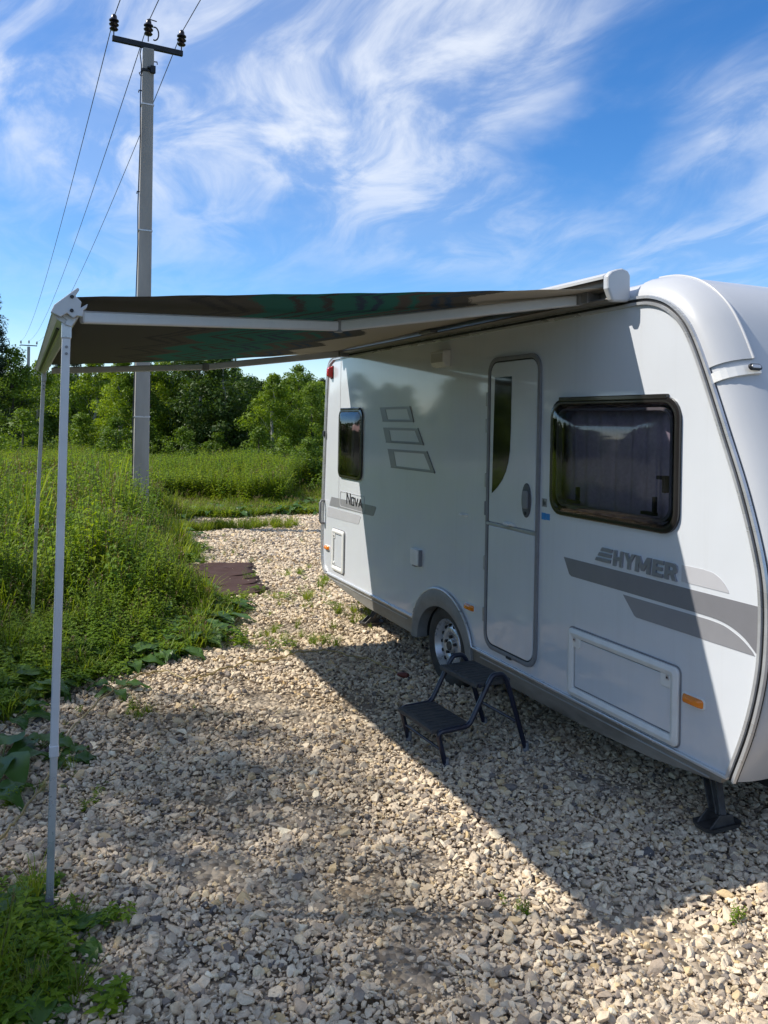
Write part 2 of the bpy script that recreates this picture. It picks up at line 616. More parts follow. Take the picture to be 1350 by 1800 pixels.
def gravel_mat():
    m = principled('gravel_bed', (0.33, 0.29, 0.24), 0.95)
    t = m.node_tree
    b = t.nodes['Principled BSDF']
    tc = N(t, 'ShaderNodeTexCoord')
    vo = N(t, 'ShaderNodeTexVoronoi', i_Scale=34.0)
    L(t, tc, 'Object', vo, 'Vector')
    sep = N(t, 'ShaderNodeSeparateColor')
    L(t, vo, 'Color', sep, 0)
    r = N(t, 'ShaderNodeValToRGB')
    e = r.color_ramp.elements
    e[0].position, e[0].color = 0.0, (0.17, 0.13, 0.088, 1)
    e[1].position, e[1].color = 1.0, (0.46, 0.38, 0.28, 1)
    x = e.new(0.35); x.color = (0.31, 0.25, 0.18, 1)
    L(t, sep, 0, r, 0)
    n = N(t, 'ShaderNodeTexNoise', i_Scale=1.4, i_Detail=5.0)
    L(t, tc, 'Object', n, 'Vector')
    mr = N(t, 'ShaderNodeMapRange')
    mr.inputs['From Min'].default_value = 0.50
    mr.inputs['From Max'].default_value = 0.66
    L(t, n, 0, mr, 0)
    mix = N(t, 'ShaderNodeMix', data_type='RGBA')
    mix.inputs['B'].default_value = (0.27, 0.185, 0.095, 1)
    L(t, math_wrap(t, mr.outputs[0], 0.7), 0, mix, 'Factor')
    L(t, r, 0, mix, 'A')
    L(t, mix, 'Result', b, 'Base Color')
    bp = N(t, 'ShaderNodeBump')
    bp.inputs['Distance'].default_value = 0.02
    inv = math_node(t, 'SUBTRACT', 1.0, vo.outputs['Distance'])
    t.links.new(inv, bp.inputs['Height'])
    L(t, bp, 0, b, 'Normal')
    return m


def math_wrap(t, sock, k):
    n = t.nodes.new('ShaderNodeMath')
    n.operation = 'MULTIPLY'
    t.links.new(sock, n.inputs[0])
    n.inputs[1].default_value = k
    return n


M['soil'] = ground_mat()
M['gravel_bed'] = gravel_mat()


def build_ground():
    g = MB()
    S = 900
    g.add([(-S, -S, -0.03), (S, -S, -0.03), (S, S, -0.03), (-S, S, -0.03)], [(0, 1, 2, 3)])
    o = g.build('ground', 'soil')
    o['kind'] = 'structure'
    ys = list(np.linspace(-4, 15.2, 60))
    left = [(float(edge_x(y)) - 0.35, y) for y in ys]
    b = MB()
    vs, fs = [], []
    for x, y in left:
        vs += [(x, y, -0.014), (10.0, y, -0.014)]
    for i in range(len(left) - 1):
        fs.append((2 * i, 2 * i + 1, 2 * i + 3, 2 * i + 2))
    b.add(vs, fs)
    lot = b.build('gravel_lot', 'gravel_bed')
    lot['kind'] = 'structure'
    return lot


gravel_lot = build_ground()


# ------------------------------------------------------------------ scatter by geometry nodes
def make_variants(prefix, meshes):
    c = bpy.data.collections.new(prefix)
    for i, me in enumerate(meshes):
        o = bpy.data.objects.new('%s_%02d' % (prefix, i), me)
        c.objects.link(o)
    return c


def scatter(name, pts, rot, scl, idx, coll, parent=None):
    me = bpy.data.meshes.new(name)
    n = len(pts)
    me.vertices.add(n)
    me.vertices.foreach_set('co', np.asarray(pts, np.float32).ravel())
    for nm, ar in (('rot', rot), ('scl', scl)):
        a = me.attributes.new(nm, 'FLOAT_VECTOR', 'POINT')
        a.data.foreach_set('vector', np.asarray(ar, np.float32).ravel())
    a = me.attributes.new('idx', 'INT', 'POINT')
    a.data.foreach_set('value', np.asarray(idx, np.int32).ravel())
    o = bpy.data.objects.new(name, me)
    COL.objects.link(o)
    if parent is not None:
        o.parent = parent
    o['kind'] = 'stuff'
    ng = bpy.data.node_groups.new(name, 'GeometryNodeTree')
    ng.interface.new_socket('Geometry', in_out='INPUT', socket_type='NodeSocketGeometry')
    ng.interface.new_socket('Geometry', in_out='OUTPUT', socket_type='NodeSocketGeometry')
    gi = ng.nodes.new('NodeGroupInput')
    go = ng.nodes.new('NodeGroupOutput')
    iop = ng.nodes.new('GeometryNodeInstanceOnPoints')
    ci = ng.nodes.new('GeometryNodeCollectionInfo')
    ci.inputs['Collection'].default_value = coll
    ci.inputs['Separate Children'].default_value = True
    ci.inputs['Reset Children'].default_value = True
    iop.inputs['Pick Instance'].default_value = True

    def attr(nm, ty):
        k = ng.nodes.new('GeometryNodeInputNamedAttribute')
        k.data_type = ty
        k.inputs['Name'].default_value = nm
        return k
    ng.links.new(gi.outputs[0], iop.inputs['Points'])
    ng.links.new(ci.outputs[0], iop.inputs['Instance'])
    ng.links.new(attr('idx', 'INT').outputs['Attribute'], iop.inputs['Instance Index'])
    ng.links.new(attr('rot', 'FLOAT_VECTOR').outputs['Attribute'], iop.inputs['Rotation'])
    ng.links.new(attr('scl', 'FLOAT_VECTOR').outputs['Attribute'], iop.inputs['Scale'])
    ng.links.new(iop.outputs[0], go.inputs[0])
    md = o.modifiers.new('scatter', 'NODES')
    md.node_group = ng
    return o


# ------------------------------------------------------------------ gravel stones
def stone_mat():
    m = principled('crushed_limestone', (0.5, 0.46, 0.4), 0.88)
    t = m.node_tree
    b = t.nodes['Principled BSDF']
    oi = N(t, 'ShaderNodeObjectInfo')
    r = N(t, 'ShaderNodeValToRGB')
    r.color_ramp.interpolation = 'LINEAR'
    cols = [(0.0, (0.110, 0.102, 0.102)), (0.035, (0.233, 0.199, 0.169)), (0.10, (0.416, 0.330, 0.245)), (0.28, (0.600, 0.481, 0.338)),
            (0.50, (0.759, 0.620, 0.437)), (0.70, (0.649, 0.539, 0.391)), (0.84, (0.857, 0.718, 0.520)), (0.93, (0.649, 0.463, 0.229)), (1.0, (0.877, 0.788, 0.592))]
    e = r.color_ramp.elements
    e[0].position, e[0].color = cols[0][0], (*cols[0][1], 1)
    e[1].position, e[1].color = cols[-1][0], (*cols[-1][1], 1)
    for p, c in cols[1:-1]:
        x = e.new(p)
        x.color = (*c, 1)
    L(t, oi, 'Random', r, 0)
    geo = N(t, 'ShaderNodeNewGeometry')
    n = N(t, 'ShaderNodeTexNoise', i_Scale=55.0, i_Detail=5.0, i_Roughness=0.65)
    L(t, geo, 'Position', n, 'Vector')
    mr = N(t, 'ShaderNodeMapRange')
    mr.inputs['From Min'].default_value = 0.3
    mr.inputs['From Max'].default_value = 0.7
    mr.inputs['To Min'].default_value = 0.76
    mr.inputs['To Max'].default_value = 1.14
    L(t, n, 0, mr, 0)
    mul = N(t, 'ShaderNodeMix', data_type='RGBA', blend_type='MULTIPLY')
    mul.inputs['Factor'].default_value = 1.0
    L(t, r, 0, mul, 'A')
    L(t, mr, 0, mul, 'B')
    # patches of ochre dust
    n2 = N(t, 'ShaderNodeTexNoise', i_Scale=1.1, i_Detail=4.0)
    L(t, geo, 'Position', n2, 'Vector')
    m2 = N(t, 'ShaderNodeMapRange')
    m2.inputs['From Min'].default_value = 0.50
    m2.inputs['From Max'].default_value = 0.72
    m2.inputs['To Max'].default_value = 0.55
    L(t, n2, 0, m2, 0)
    mx = N(t, 'ShaderNodeMix', data_type='RGBA')
    L(t, m2, 0, mx, 'Factor')
    L(t, mul, 'Result', mx, 'A')
    mx.inputs['B'].default_value = (0.40, 0.31, 0.19, 1)
    L(t, mx, 'Result', b, 'Base Color')
    bp = N(t, 'ShaderNodeBump')
    bp.inputs['Distance'].default_value = 0.0025
    n3 = N(t, 'ShaderNodeTexNoise', i_Scale=130.0, i_Detail=3.0)
    L(t, geo, 'Position', n3, 'Vector')
    L(t, n3, 0, bp, 'Height')
    L(t, bp, 0, b, 'Normal')
    return m


M['stone'] = stone_mat()


def stone_mesh(k):
    r = random.Random(100 + k)
    bm = bmesh.new()
    sx, sy, sz = 1.0, r.uniform(0.62, 0.95), r.uniform(0.45, 0.72)
    for _ in range(r.choice((11, 13, 15))):
        v = Vector((r.gauss(0, 1), r.gauss(0, 1), r.gauss(0, 1))).normalized()
        q = max(abs(v.x), abs(v.y), abs(v.z)) ** 0.55
        v = v / q * r.uniform(0.86, 1.0)
        bm.verts.new((v.x * 0.5 * sx, v.y * 0.5 * sy, v.z * 0.5 * sz))
    res = bmesh.ops.convex_hull(bm, input=bm.verts)
    junk = [g for g in res['geom_interior'] if isinstance(g, bmesh.types.BMVert)]
    bmesh.ops.delete(bm, geom=junk, context='VERTS')
    bmesh.ops.dissolve_limit(bm, angle_limit=rad(9), verts=bm.verts, edges=bm.edges)
    bmesh.ops.bevel(bm, geom=bm.edges[:] , offset=0.045, segments=1, affect='EDGES', clamp_overlap=True)
    bmesh.ops.triangulate(bm, faces=bm.faces)
    me = bpy.data.meshes.new('stone')
    bm.to_mesh(me)
    bm.free()
    me.materials.append(M['stone'])
    return me


def in_view(x, y, z=0.0, margin=0.06):
    c, s = math.cos(rad(YAW)), math.sin(rad(YAW))
    r = x * c - y * s
    f = np.maximum(x * s + y * c, 0.01)
    u = r / f * 1420
    v = (1.84 - z) / f * 1420
    return (np.abs(u) < 675 * (1 + margin)) & (v < 1057 * (1 + margin)) & (f > 0.3)


def build_gravel():
    meshes = [stone_mesh(k) for k in range(18)]
    coll = make_variants('stone_shape', meshes)
    P, S = [], []

    def fill(x0, x1, y0, y1, sp, size):
        nx, ny = int((x1 - x0) / sp), int((y1 - y0) / sp)
        gx, gy = np.meshgrid(np.arange(nx), np.arange(ny))
        x = x0 + (gx.ravel() + 0.5 * (gy.ravel() % 2) + rng.uniform(-0.42, 0.42, gx.size)) * sp
        y = y0 + (gy.ravel() + rng.uniform(-0.42, 0.42, gx.size)) * sp
        s = size * np.exp(rng.normal(0, 0.36, x.size))
        s = np.minimum(s, 0.074)
        P.append(np.stack([x, y], 1))
        S.append(s)
    fill(-1.4, 5.0, 1.5, 4.2, 0.0215, 0.0280)
    fill(-1.0, 5.2, 4.2, 7.6, 0.0230, 0.0295)
    fill(1.2, 6.2, 7.6, 10.5, 0.0290, 0.0375)
    fill(1.7, 8.0, 10.5, 15.3, 0.038, 0.047)
    # chips between the stones, and the bigger lumps lying on top
    fill(-0.6, 3.4, 1.6, 4.6, 0.0205, 0.0165)
    fill(-0.9, 4.6, 1.6, 8.0, 0.125, 0.045)
    P = np.concatenate(P)
    S = np.concatenate(S)
    x, y = P[:, 0], P[:, 1]
    keep = in_view(x, y, margin=0.22)
    wob = 0.10 * np.sin(y * 5.1) + 0.07 * np.sin(y * 11.7 + 1.0)
    dedge = x - edge_x(y) - wob
    keep &= (dedge > -0.25) | (rng.random(len(x)) < 0.0)
    # sparser where soil shows and towards the weeds
    sparse = np.sin(x * 2.3 + 1.1 * np.sin(y * 1.3)) * np.sin(y * 1.9 + 0.7) + 0.35 * np.sin(x * 7.1 + y * 5.3)
    keep &= ~((sparse > 0.92) & (rng.random(len(x)) < 0.45))
    keep &= ~((dedge < 0.05) & (rng.random(len(x)) < 0.4))
    # bare sandy patches along the old wheel track
    for cx, cy, rx, ry in ((1.30, 2.95, 0.12, 0.10), (1.22, 2.45, 0.10, 0.16), (1.62, 3.0, 0.07, 0.10), (1.45, 2.62, 0.10, 0.07), (1.35, 3.6, 0.12, 0.06), (2.05, 4.9, 0.12, 0.2), (1.5, 5.2, 0.15, 0.12), (2.2, 6.9, 0.2, 0.15), (0.75, 3.3, 0.10, 0.08)):
        q = ((x - cx) / rx) ** 2 + ((y - cy) / ry) ** 2
        keep &= ~((q < 1.0) & (rng.random(len(x)) < 0.75))
        S[q < 2.2] *= 0.72
    # behind and inside the caravan footprint nothing shows
    keep &= ~((x > 3.9) & (y < 7.4))
    # a swath of grass crosses the lot at the far end
    keep &= ~((np.abs(y - 13.55 - 0.12 * np.sin(x * 2)) < 0.22) & (x < 3.9) & (rng.random(len(x)) < 0.8))
    x, y, S = x[keep], y[keep], S[keep]
    n = len(x)
    relief = 0.012 * np.sin(x * 3.1 + 0.6 * y) * np.sin(y * 2.3) + 0.006 * np.sin(x * 9 + y * 7)
    z = -0.006 + relief + rng.normal(0, 0.0055, n) + S * 0.12
    rot = np.stack([rng.uniform(-0.55, 0.55, n), rng.uniform(-0.55, 0.55, n), rng.uniform(0, 6.283, n)], 1)
    scl = np.stack([S * rng.uniform(0.85, 1.25, n), S * rng.uniform(0.8, 1.1, n), S * rng.uniform(0.75, 1.15, n)], 1)
    idx = rng.integers(0, len(meshes), n)
    # the 300 that show largest are objects of their own
    c, s = math.cos(rad(YAW)), math.sin(rad(YAW))
    depth = x * s + y * c
    app = np.where(in_view(x, y, margin=-0.02) & (x > edge_x(y) + 0.1), S / depth, 0)
    order = np.argsort(-app)
    big, rest = order[:300], order[300:]
    for i in big:
        o = bpy.data.objects.new('stone', meshes[idx[i]])
        COL.objects.link(o)
        o.parent = gravel_lot
        o.location = (x[i], y[i], z[i])
        o.rotation_euler = rot[i]
        o.scale = scl[i]
    scatter('gravel_stones', np.stack([x, y, z], 1)[rest], rot[rest], scl[rest], idx[rest], coll, gravel_lot)
    print('stones', n)


build_gravel()
# ------------------------------------------------------------------ caravan
WX = 2.75                       # plane of the door-side wall, outside is towards -x
FRONT = spline([(3.25, 2.455), (3.10, 2.457), (3.00, 2.446), (2.90, 2.408), (2.81, 2.338), (2.745, 2.250), (2.668, 2.095),
                (2.552, 1.824), (2.445, 1.566), (2.362, 1.309), (2.335, 1.141), (2.336, 0.934), (2.356, 0.778), (2.405, 0.586), (2.486, 0.366)], 5)
REAR = spline([(7.42, 0.366), (7.50, 0.43), (7.54, 0.60), (7.535, 1.06), (7.51, 1.60), (7.49, 1.956), (7.465, 2.28), (7.42, 2.40), (7.30, 2.453)], 5)
TOP = [(7.0, 2.455), (6.4, 2.455), (5.8, 2.455), (5.2, 2.455), (4.6, 2.455), (4.0, 2.455), (3.6, 2.455)]
ARCH_C = (5.05, 0.25)


def arch(ry, rz, n=24, z0=0.366):
    """arch curve from the front foot to the rear foot, clipped at z0"""
    a0 = math.asin(max(-1, min(1, (z0 - ARCH_C[1]) / rz)))
    return [(ARCH_C[0] - ry * math.cos(a0 + (math.pi - 2 * a0) * k / n), ARCH_C[1] + rz * math.sin(a0 + (math.pi - 2 * a0) * k / n)) for k in range(n + 1)]


def fill_loops(loops, x):
    bm = bmesh.new()
    edges = []
    for lp in loops:
        vs = [bm.verts.new((x, y, z)) for y, z in lp]
        edges += [bm.edges.new((vs[i], vs[(i + 1) % len(vs)])) for i in range(len(vs))]
    bmesh.ops.triangle_fill(bm, use_beauty=True, use_dissolve=False, edges=edges)
    for f in bm.faces:
        f.normal_update()
        if f.normal.x > 0:
            f.normal_flip()
    return bm


def build_caravan():
    car = thing('caravan', 'white touring caravan with grey stripes parked on the gravel under an awning', 'caravan', (3.9, 5.0, 0))
    P = car
    FW = (2.80, 3.78, 1.345, 1.985)     # front window y0 y1 z0 z1
    RW = (6.55, 7.12, 1.32, 1.955)      # rear window
    # ---- side wall with its openings
    outline = FRONT + arch(0.37, 0.285) + REAR + TOP
    fw_hole = rrect(FW[0] + 0.03, FW[1] - 0.03, FW[2] + 0.03, FW[3] - 0.03, 0.07)
    rw_hole = rrect(RW[0] + 0.03, RW[1] - 0.03, RW[2] + 0.03, RW[3] - 0.03, 0.06)
    bm = fill_loops([outline, fw_hole, rw_hole], WX)
    me = bpy.data.meshes.new('side_wall')
    bm.to_mesh(me)
    bm.free()
    wall = link('side_wall', me, 'white', P)
    for lp in (fw_hole, rw_hole):
        rev = MB()
        n = len(lp)
        rev.add([(WX, *p) for p in lp] + [(WX + 0.05, *p) for p in lp], [(i, (i + 1) % n, (i + 1) % n + n, i + n) for i in range(n)])
        rev.build('window_reveal', 'win_frame', wall)

    # ---- moulded shell: front, roof, rear and far side, swept round the outline
    loop = FRONT + [(3.2, 0.366), (4.2, 0.366), (5.2, 0.366), (6.4, 0.366)] + REAR + TOP
    n = len(loop)
    A = np.array(loop)
    T = np.roll(A, -1, 0) - np.roll(A, 1, 0)
    T /= np.linalg.norm(T, axis=1)[:, None]
    # outline runs front-top -> bottom -> rear -> top: outward normal
    NRM = np.stack([-T[:, 1], T[:, 0]], 1)
    ctr = A.mean(0)
    if ((NRM * (A - ctr)).sum(1)).mean() < 0:
        NRM = -NRM
    W = np.zeros(n)
    for i, (y, z) in enumerate(loop):
        if y < 3.3:
            W[i] = 0.125 * min(1, max(0.25, (z - 0.30) / 0.5))
        elif z > 2.40 and y < 7.35:
            W[i] = 0.125
        elif y > 7.3:
            W[i] = 0.07 * min(1, max(0.3, (z - 0.30) / 0.4))
        if 2.6 < y < 7.38 and z < 0.40:
            W[i] = 0.0
    # floor stays flat
    secs = []
    RX = 0.22
    ts = [0, 0.06, 0.14, 0.24, 0.36, 0.5, 0.66, 0.84, 1.0]
    for t in ts:
        a = t * math.pi / 2
        secs.append((WX + 0.004 + RX * (1 - math.cos(a)), math.sin(a)))
    far = 4.98
    secs += [(3.3, 1.0), (3.9, 1.0), (4.5, 1.0)] + [(far - (s[0] - WX), s[1]) for s in reversed(secs)]

    def ring_at(x, k, extra=0.0):
        return [(x, *(A[i] + NRM[i] * (W[i] * k + extra))) for i in range(n)]
    sh = MB()
    rows = [ring_at(x, k) for x, k in secs]
    floor = [2.5 < loop[i][0] < 7.41 and 2.5 < loop[(i + 1) % n][0] < 7.43 and loop[i][1] < 0.37 and loop[(i + 1) % n][1] < 0.37 for i in range(n)]
    sh.add([p for r in rows for p in r], [(j * n + i, j * n + (i + 1) % n, (j + 1) * n + (i + 1) % n, (j + 1) * n + i)
                                          for j in range(len(rows) - 1) for i in range(n) if not floor[i]])
    o = len(rows) - 1
    sh.f.append(tuple(o * n + i for i in range(n)))
    sh.build('body_shell', 'shell', P, smooth=True)

    # ---- corner moulding over the front shoulder, with a raised rim
    mo = MB()
    idxs = [i for i in range(len(FRONT)) if FRONT[i][1] > 2.075 and FRONT[i][0] < 3.13]
    msec = [(WX - 0.002 + RX * (1 - math.cos(t * math.pi / 2)), math.sin(t * math.pi / 2)) for t in (0.02, 0.12, 0.24, 0.36, 0.5, 0.66, 0.82)]
    grid = []
    for j, (x, k) in enumerate(msec):
        grid.append([(x, *(A[i] + NRM[i] * (W[i] * k + 0.010))) for i in idxs])
    grid.append([(msec[-1][0] + 0.004, *(A[i] + NRM[i] * (W[i] * msec[-1][1] - 0.004))) for i in idxs])
    m = len(idxs)
    mo.add([p for r in grid for p in r], [(j * m + i, j * m + i + 1, (j + 1) * m + i + 1, (j + 1) * m + i) for j in range(len(grid) - 1) for i in range(m - 1)])
    # end lip towards the roof
    e0 = [g[0] for g in grid]
    mo.add(e0 + [(p[0], p[1], p[2] - 0.016) for p in e0], [(j, j + 1, j + 1 + len(e0), j + len(e0)) for j in range(len(e0) - 1)])
    mould = mo.build('corner_moulding', 'shell', P, smooth=True)
    rim = MB()
    rim.tube([grid[-2][i] for i in range(m)], 0.007, 8)
    rim.build('moulding_rim', 'shell', mould, smooth=True)
    # ---- marker band with lamp at the foot of the moulding
    bi = min(range(len(FRONT)), key=lambda i: abs(FRONT[i][1] - 2.055))
    bd = MB()
    band = [(x, *(A[bi] + NRM[bi] * (W[bi] * k + 0.014))) for x, k in
            [(WX - 0.004 + RX * (1 - math.cos(t * math.pi / 2)), math.sin(t * math.pi / 2)) for t in (0.0, 0.12, 0.24, 0.36, 0.5, 0.62, 0.74, 0.86)]]
    nb = len(band)
    tv = Vector((0, T[bi][0], T[bi][1]))
    if tv.z < 0:
        tv = -tv
    vs = []
    for p in band:
        q = Vector(p)
        vs += [q - tv * 0.022, q + tv * 0.022]
    inn = []
    for p, (x, k) in zip(band, [(0, 0)] * nb):
        q = Vector(p) - Vector((0, NRM[bi][0], NRM[bi][1])) * 0.02
        inn += [q - tv * 0.022, q + tv * 0.022]
    bd.add(vs + inn, [(2 * i, 2 * i + 2, 2 * i + 3, 2 * i + 1) for i in range(nb - 1)] +
           [(2 * i, 2 * i + 2, 2 * nb + 2 * i + 2, 2 * nb + 2 * i) for i in range(nb - 1)] +
           [(2 * i + 1, 2 * i + 3, 2 * nb + 2 * i + 3, 2 * nb + 2 * i + 1) for i in range(nb - 1)] +
           [(2 * nb - 2, 2 * nb - 1, 4 * nb - 1, 4 * nb - 2)])
    bandob = bd.build('marker_band', 'plastic', P)
    nv = Vector((0, NRM[bi][0], NRM[bi][1]))
    c0 = Vector(band[-1]) + Vector((-0.042, 0, 0)) + nv * 0.004
    for nm, hw, hh, th, mt in (('marker_lamp', 0.036, 0.0145, 0.012, 'rubber'), ('lamp_lens', 0.026, 0.008, 0.016, 'steel')):
        lp = rrect(-hw, hw, -hh, hh, hh * 0.99, 6)
        k = len(lp)
        lm = MB()
        lm.add([c0 + Vector((a, 0, 0)) + tv * b for a, b in lp] + [c0 + Vector((a, 0, 0)) + tv * b + nv * th for a, b in lp],
               [tuple(range(k)), tuple(range(2 * k - 1, k - 1, -1))] + [(i, (i + 1) % k, (i + 1) % k + k, i + k) for i in range(k)])
        lo = lm.build(nm, mt, bandob if nm == 'marker_lamp' else lampo, bevel=0.002)
        lampo = lo

    # ---- keder trim round the wall edge: two ribs on a dark strip
    def strip(path, d0, d1, x0, x1, name, mat, parent):
        Q = np.array(path)
        t = np.gradient(Q, axis=0)
        t /= np.linalg.norm(t, axis=1)[:, None]
        nr = np.stack([-t[:, 1], t[:, 0]], 1)
        if ((nr * (Q - ctr)).sum(1)).mean() < 0:
            nr = -nr
        b = MB()
        k = len(Q)
        rows = []
        for x, d in ((x1, d0), (x0, d0 + 0.12 * (d1 - d0)), (x0, d1 - 0.12 * (d1 - d0)), (x1, d1)):
            rows.append([(x, *(Q[i] + nr[i] * d)) for i in range(k)])
        b.add([p for r in rows for p in r], [(j * k + i, j * k + i + 1, (j + 1) * k + i + 1, (j + 1) * k + i) for j in range(3) for i in range(k - 1)])
        b.f.append((0, k, 2 * k, 3 * k))
        b.f.append((k - 1, 2 * k - 1, 3 * k - 1, 4 * k - 1))
        return b.build(name, mat, parent, smooth=True)
    edge_path = REAR + TOP + FRONT
    tr = strip(edge_path, -0.026, 0.026, WX - 0.006, WX + 0.004, 'edge_trim', 'rubber', P)
    strip(edge_path, -0.024, -0.006, WX - 0.016, WX, 'trim_rib', 'alu', tr)
    strip(edge_path, 0.006, 0.024, WX - 0.014, WX, 'trim_rib', 'alu', tr)

    # ---- skirt and its bright upper rail
    sk = MB()
    fa = arch(0.45, 0.40, 24, 0.24)
    sk.plate([(2.53, 0.357), (2.54, 0.328), (2.95, 0.275), (3.5, 0.250), (4.61, 0.238), (4.612, 0.357)], WX - 0.004, WX + 0.03)
    a = sk.build('skirt_panel', 'skirt', P, bevel=0.003)
    sk = MB()
    sk.plate([(5.488, 0.357), (5.49, 0.238), (6.4, 0.245), (7.0, 0.285), (7.39, 0.338), (7.40, 0.357)], WX - 0.004, WX + 0.03)
    a2 = sk.build('skirt_panel', 'skirt', P, bevel=0.003)
    for y0, y1, pp in ((2.50, 4.612, a), (5.488, 7.42, a2)):
        r = MB()
        r.box(WX - 0.016, WX + 0.004, y0, y1, 0.3575, 0.374)
        r.build('skirt_rail', 'alu', pp, bevel=0.004)
        r = MB()
        r.box(WX - 0.009, WX + 0.004, y0 + 0.1, y1 - 0.1, 0.326, 0.333)
        r.build('skirt_bead', 'alu_dull', pp, bevel=0.002)

    # ---- wheel arch trim
    o1, i1 = arch(0.45, 0.405, 24, 0.235), arch(0.36, 0.285, 24, 0.235)
    wa = MB()
    k = len(o1)
    mid = [((p[0] * 0.55 + q[0] * 0.45), (p[1] * 0.55 + q[1] * 0.45)) for p, q in zip(o1, i1)]
    rows = [[(WX + 0.004, *p) for p in o1], [(WX - 0.020, *p) for p in o1], [(WX - 0.034, *p) for p in mid], [(WX - 0.012, *p) for p in i1], [(WX + 0.07, *p) for p in i1]]
    wa.add([p for r in rows for p in r], [(j * k + i, j * k + i + 1, (j + 1) * k + i + 1, (j + 1) * k + i) for j in range(4) for i in range(k - 1)])
    wa.f.append(tuple(j * k for j in range(5)))
    wa.f.append(tuple(j * k + k - 1 for j in range(5)))
    wao = wa.build('wheel_arch', 'arch', P, smooth=True)
    bead = MB()
    bead.tube([(WX - 0.013, *p) for p in arch(0.457, 0.412, 24, 0.366)], 0.009, 8)
    bead.build('arch_bead', 'alu', wao, smooth=True)
    wh = MB()      # inner wheel box
    ii = arch(0.37, 0.29, 24, 0.235)
    wh.add([(WX + 0.02, *p) for p in ii] + [(WX + 0.34, *p) for p in ii], [(i, i + 1, i + 1 + len(ii), i + len(ii)) for i in range(len(ii) - 1)] + [tuple(range(len(ii), 2 * len(ii)))])
    wh.build('wheel_box', 'dark', P)

    # ---- underbody, axle and the wheels
    ub = MB()
    ub.box(2.80, 4.93, 2.52, 4.62, 0.33, 0.3645)
    ub.box(2.80, 4.93, 5.48, 7.40, 0.33, 0.3645)
    ub.box(3.12, 4.62, 4.62, 5.48, 0.33, 0.3645)
    for x in (3.15, 4.58):
        ub.box(x, x + 0.05, 1.2, 7.2, 0.20, 0.33)
    ub.tube([(2.95, 5.03, 0.262), (4.78, 5.03, 0.262)], 0.045, 12)
    ub.build('chassis', 'dark', P)
    for (x0, x1, y0, y1, z0, nm) in ((3.3, 4.5, 3.2, 4.5, 0.17, 'front_shade_box'), (3.35, 4.5, 5.7, 7.0, 0.18, 'rear_shade_box'), (4.955, 4.975, 2.55, 4.6, 0.20, 'far_skirt'), (4.955, 4.975, 5.5, 7.35, 0.20, 'far_skirt')):  # unseen boxes and far-side skirts, added to keep light out from underneath
        t_ = MB()
        t_.box(x0, x1, y0, y1, z0, 0.329 if x1 < 4.9 else 0.363)
        t_.build(nm, 'dark', P, bevel=0.01)
    for sx, xo in ((1, 2.79), (-1, 4.94)):
        wheel(P, xo, 5.03, 0.262, sx)

    # ---- front window
    def window(y0, y1, z0, z1, r, glass, dome):
        fr = MB()
        fr.ring(rrect(y0, y1, z0, z1, r), rrect(y0 + 0.038, y1 - 0.038, z0 + 0.038, z1 - 0.038, r * 0.75), WX - 0.001, WX - 0.016, crown=0.006)
        w = fr.build('window', 'win_frame', P, smooth=True)
        pn = MB()
        pn.dome(rrect(y0 + 0.018, y1 - 0.018, z0 + 0.018, z1 - 0.022, r * 0.85), WX - 0.018, dome, 8)
        face_out(pn.build('pane', glass, w, smooth=True))
        rl = MB()
        rl.box(WX - 0.024, WX - 0.001, y0 + r * 0.8, y1 - r * 0.8, z1 - 0.012, z1 + 0.012)
        rl.build('hinge_rail', 'win_frame', w, bevel=0.004)
        return w
    fw = window(*FW, 0.10, 'glass', 0.030)
    rw = window(*RW, 0.075, 'glass', 0.026)
    # inner lip seen through the acrylic
    lip = MB()
    lip.ring(rrect(FW[0] + 0.05, FW[1] - 0.05, FW[2] + 0.05, FW[3] - 0.05, 0.075), rrect(FW[0] + 0.064, FW[1] - 0.064, FW[2] + 0.064, FW[3] - 0.064, 0.066), WX + 0.02, WX - 0.010)
    lip.build('inner_frame', 'gasket', fw, smooth=True)
    # catches on the inside of the pane
    for yy in (FW[0] + 0.20, FW[1] - 0.20):
        ct = MB()
        ct.box(WX - 0.016, WX + 0.012, yy - 0.045, yy + 0.045, FW[2] + 0.075, FW[2] + 0.092)
        ct.box(WX - 0.014, WX + 0.010, yy - 0.043, yy - 0.030, FW[2] + 0.092, FW[2] + 0.165)
        ct.build('catch', 'rubber', fw, bevel=0.003)
    ct = MB()
    ct.box(WX - 0.016, WX + 0.012, FW[0] + 0.085, FW[0] + 0.105, FW[2] + 0.19, FW[2] + 0.27)
    ct.box(WX - 0.014, WX + 0.010, FW[0] + 0.105, FW[0] + 0.145, FW[2] + 0.25, FW[2] + 0.268)
    ct.build('stay', 'rubber', fw, bevel=0.003)

    def curtain(y0, y1, z0, z1, x, col, folds, parent, sag=0.0):
        cu = MB()
        ny, nz = folds * 8, 10
        vs = []
        rr = random.Random(int(y0 * 100))
        ph = [rr.uniform(-0.6, 0.6) for _ in range(folds + 2)]
        for j in range(nz + 1):
            for i in range(ny + 1):
                u = i / ny
                d = 0.014 * math.sin(u * folds * 2 * math.pi + ph[int(u * folds)] * 0.8 * math.sin(j * 0.3)) + 0.006 * math.sin(u * folds * 5.1)
                vs.append((x + d, y0 + (y1 - y0) * u, z0 + (z1 - z0) * j / nz))
        cu.add(vs, [(j * (ny + 1) + i, j * (ny + 1) + i + 1, (j + 1) * (ny + 1) + i + 1, (j + 1) * (ny + 1) + i) for j in range(nz) for i in range(ny)])
        mt = vary(principled('curtain_cloth', col, 0.9), 60, 0.15)
        return cu.build('curtain', mt, parent, smooth=True)
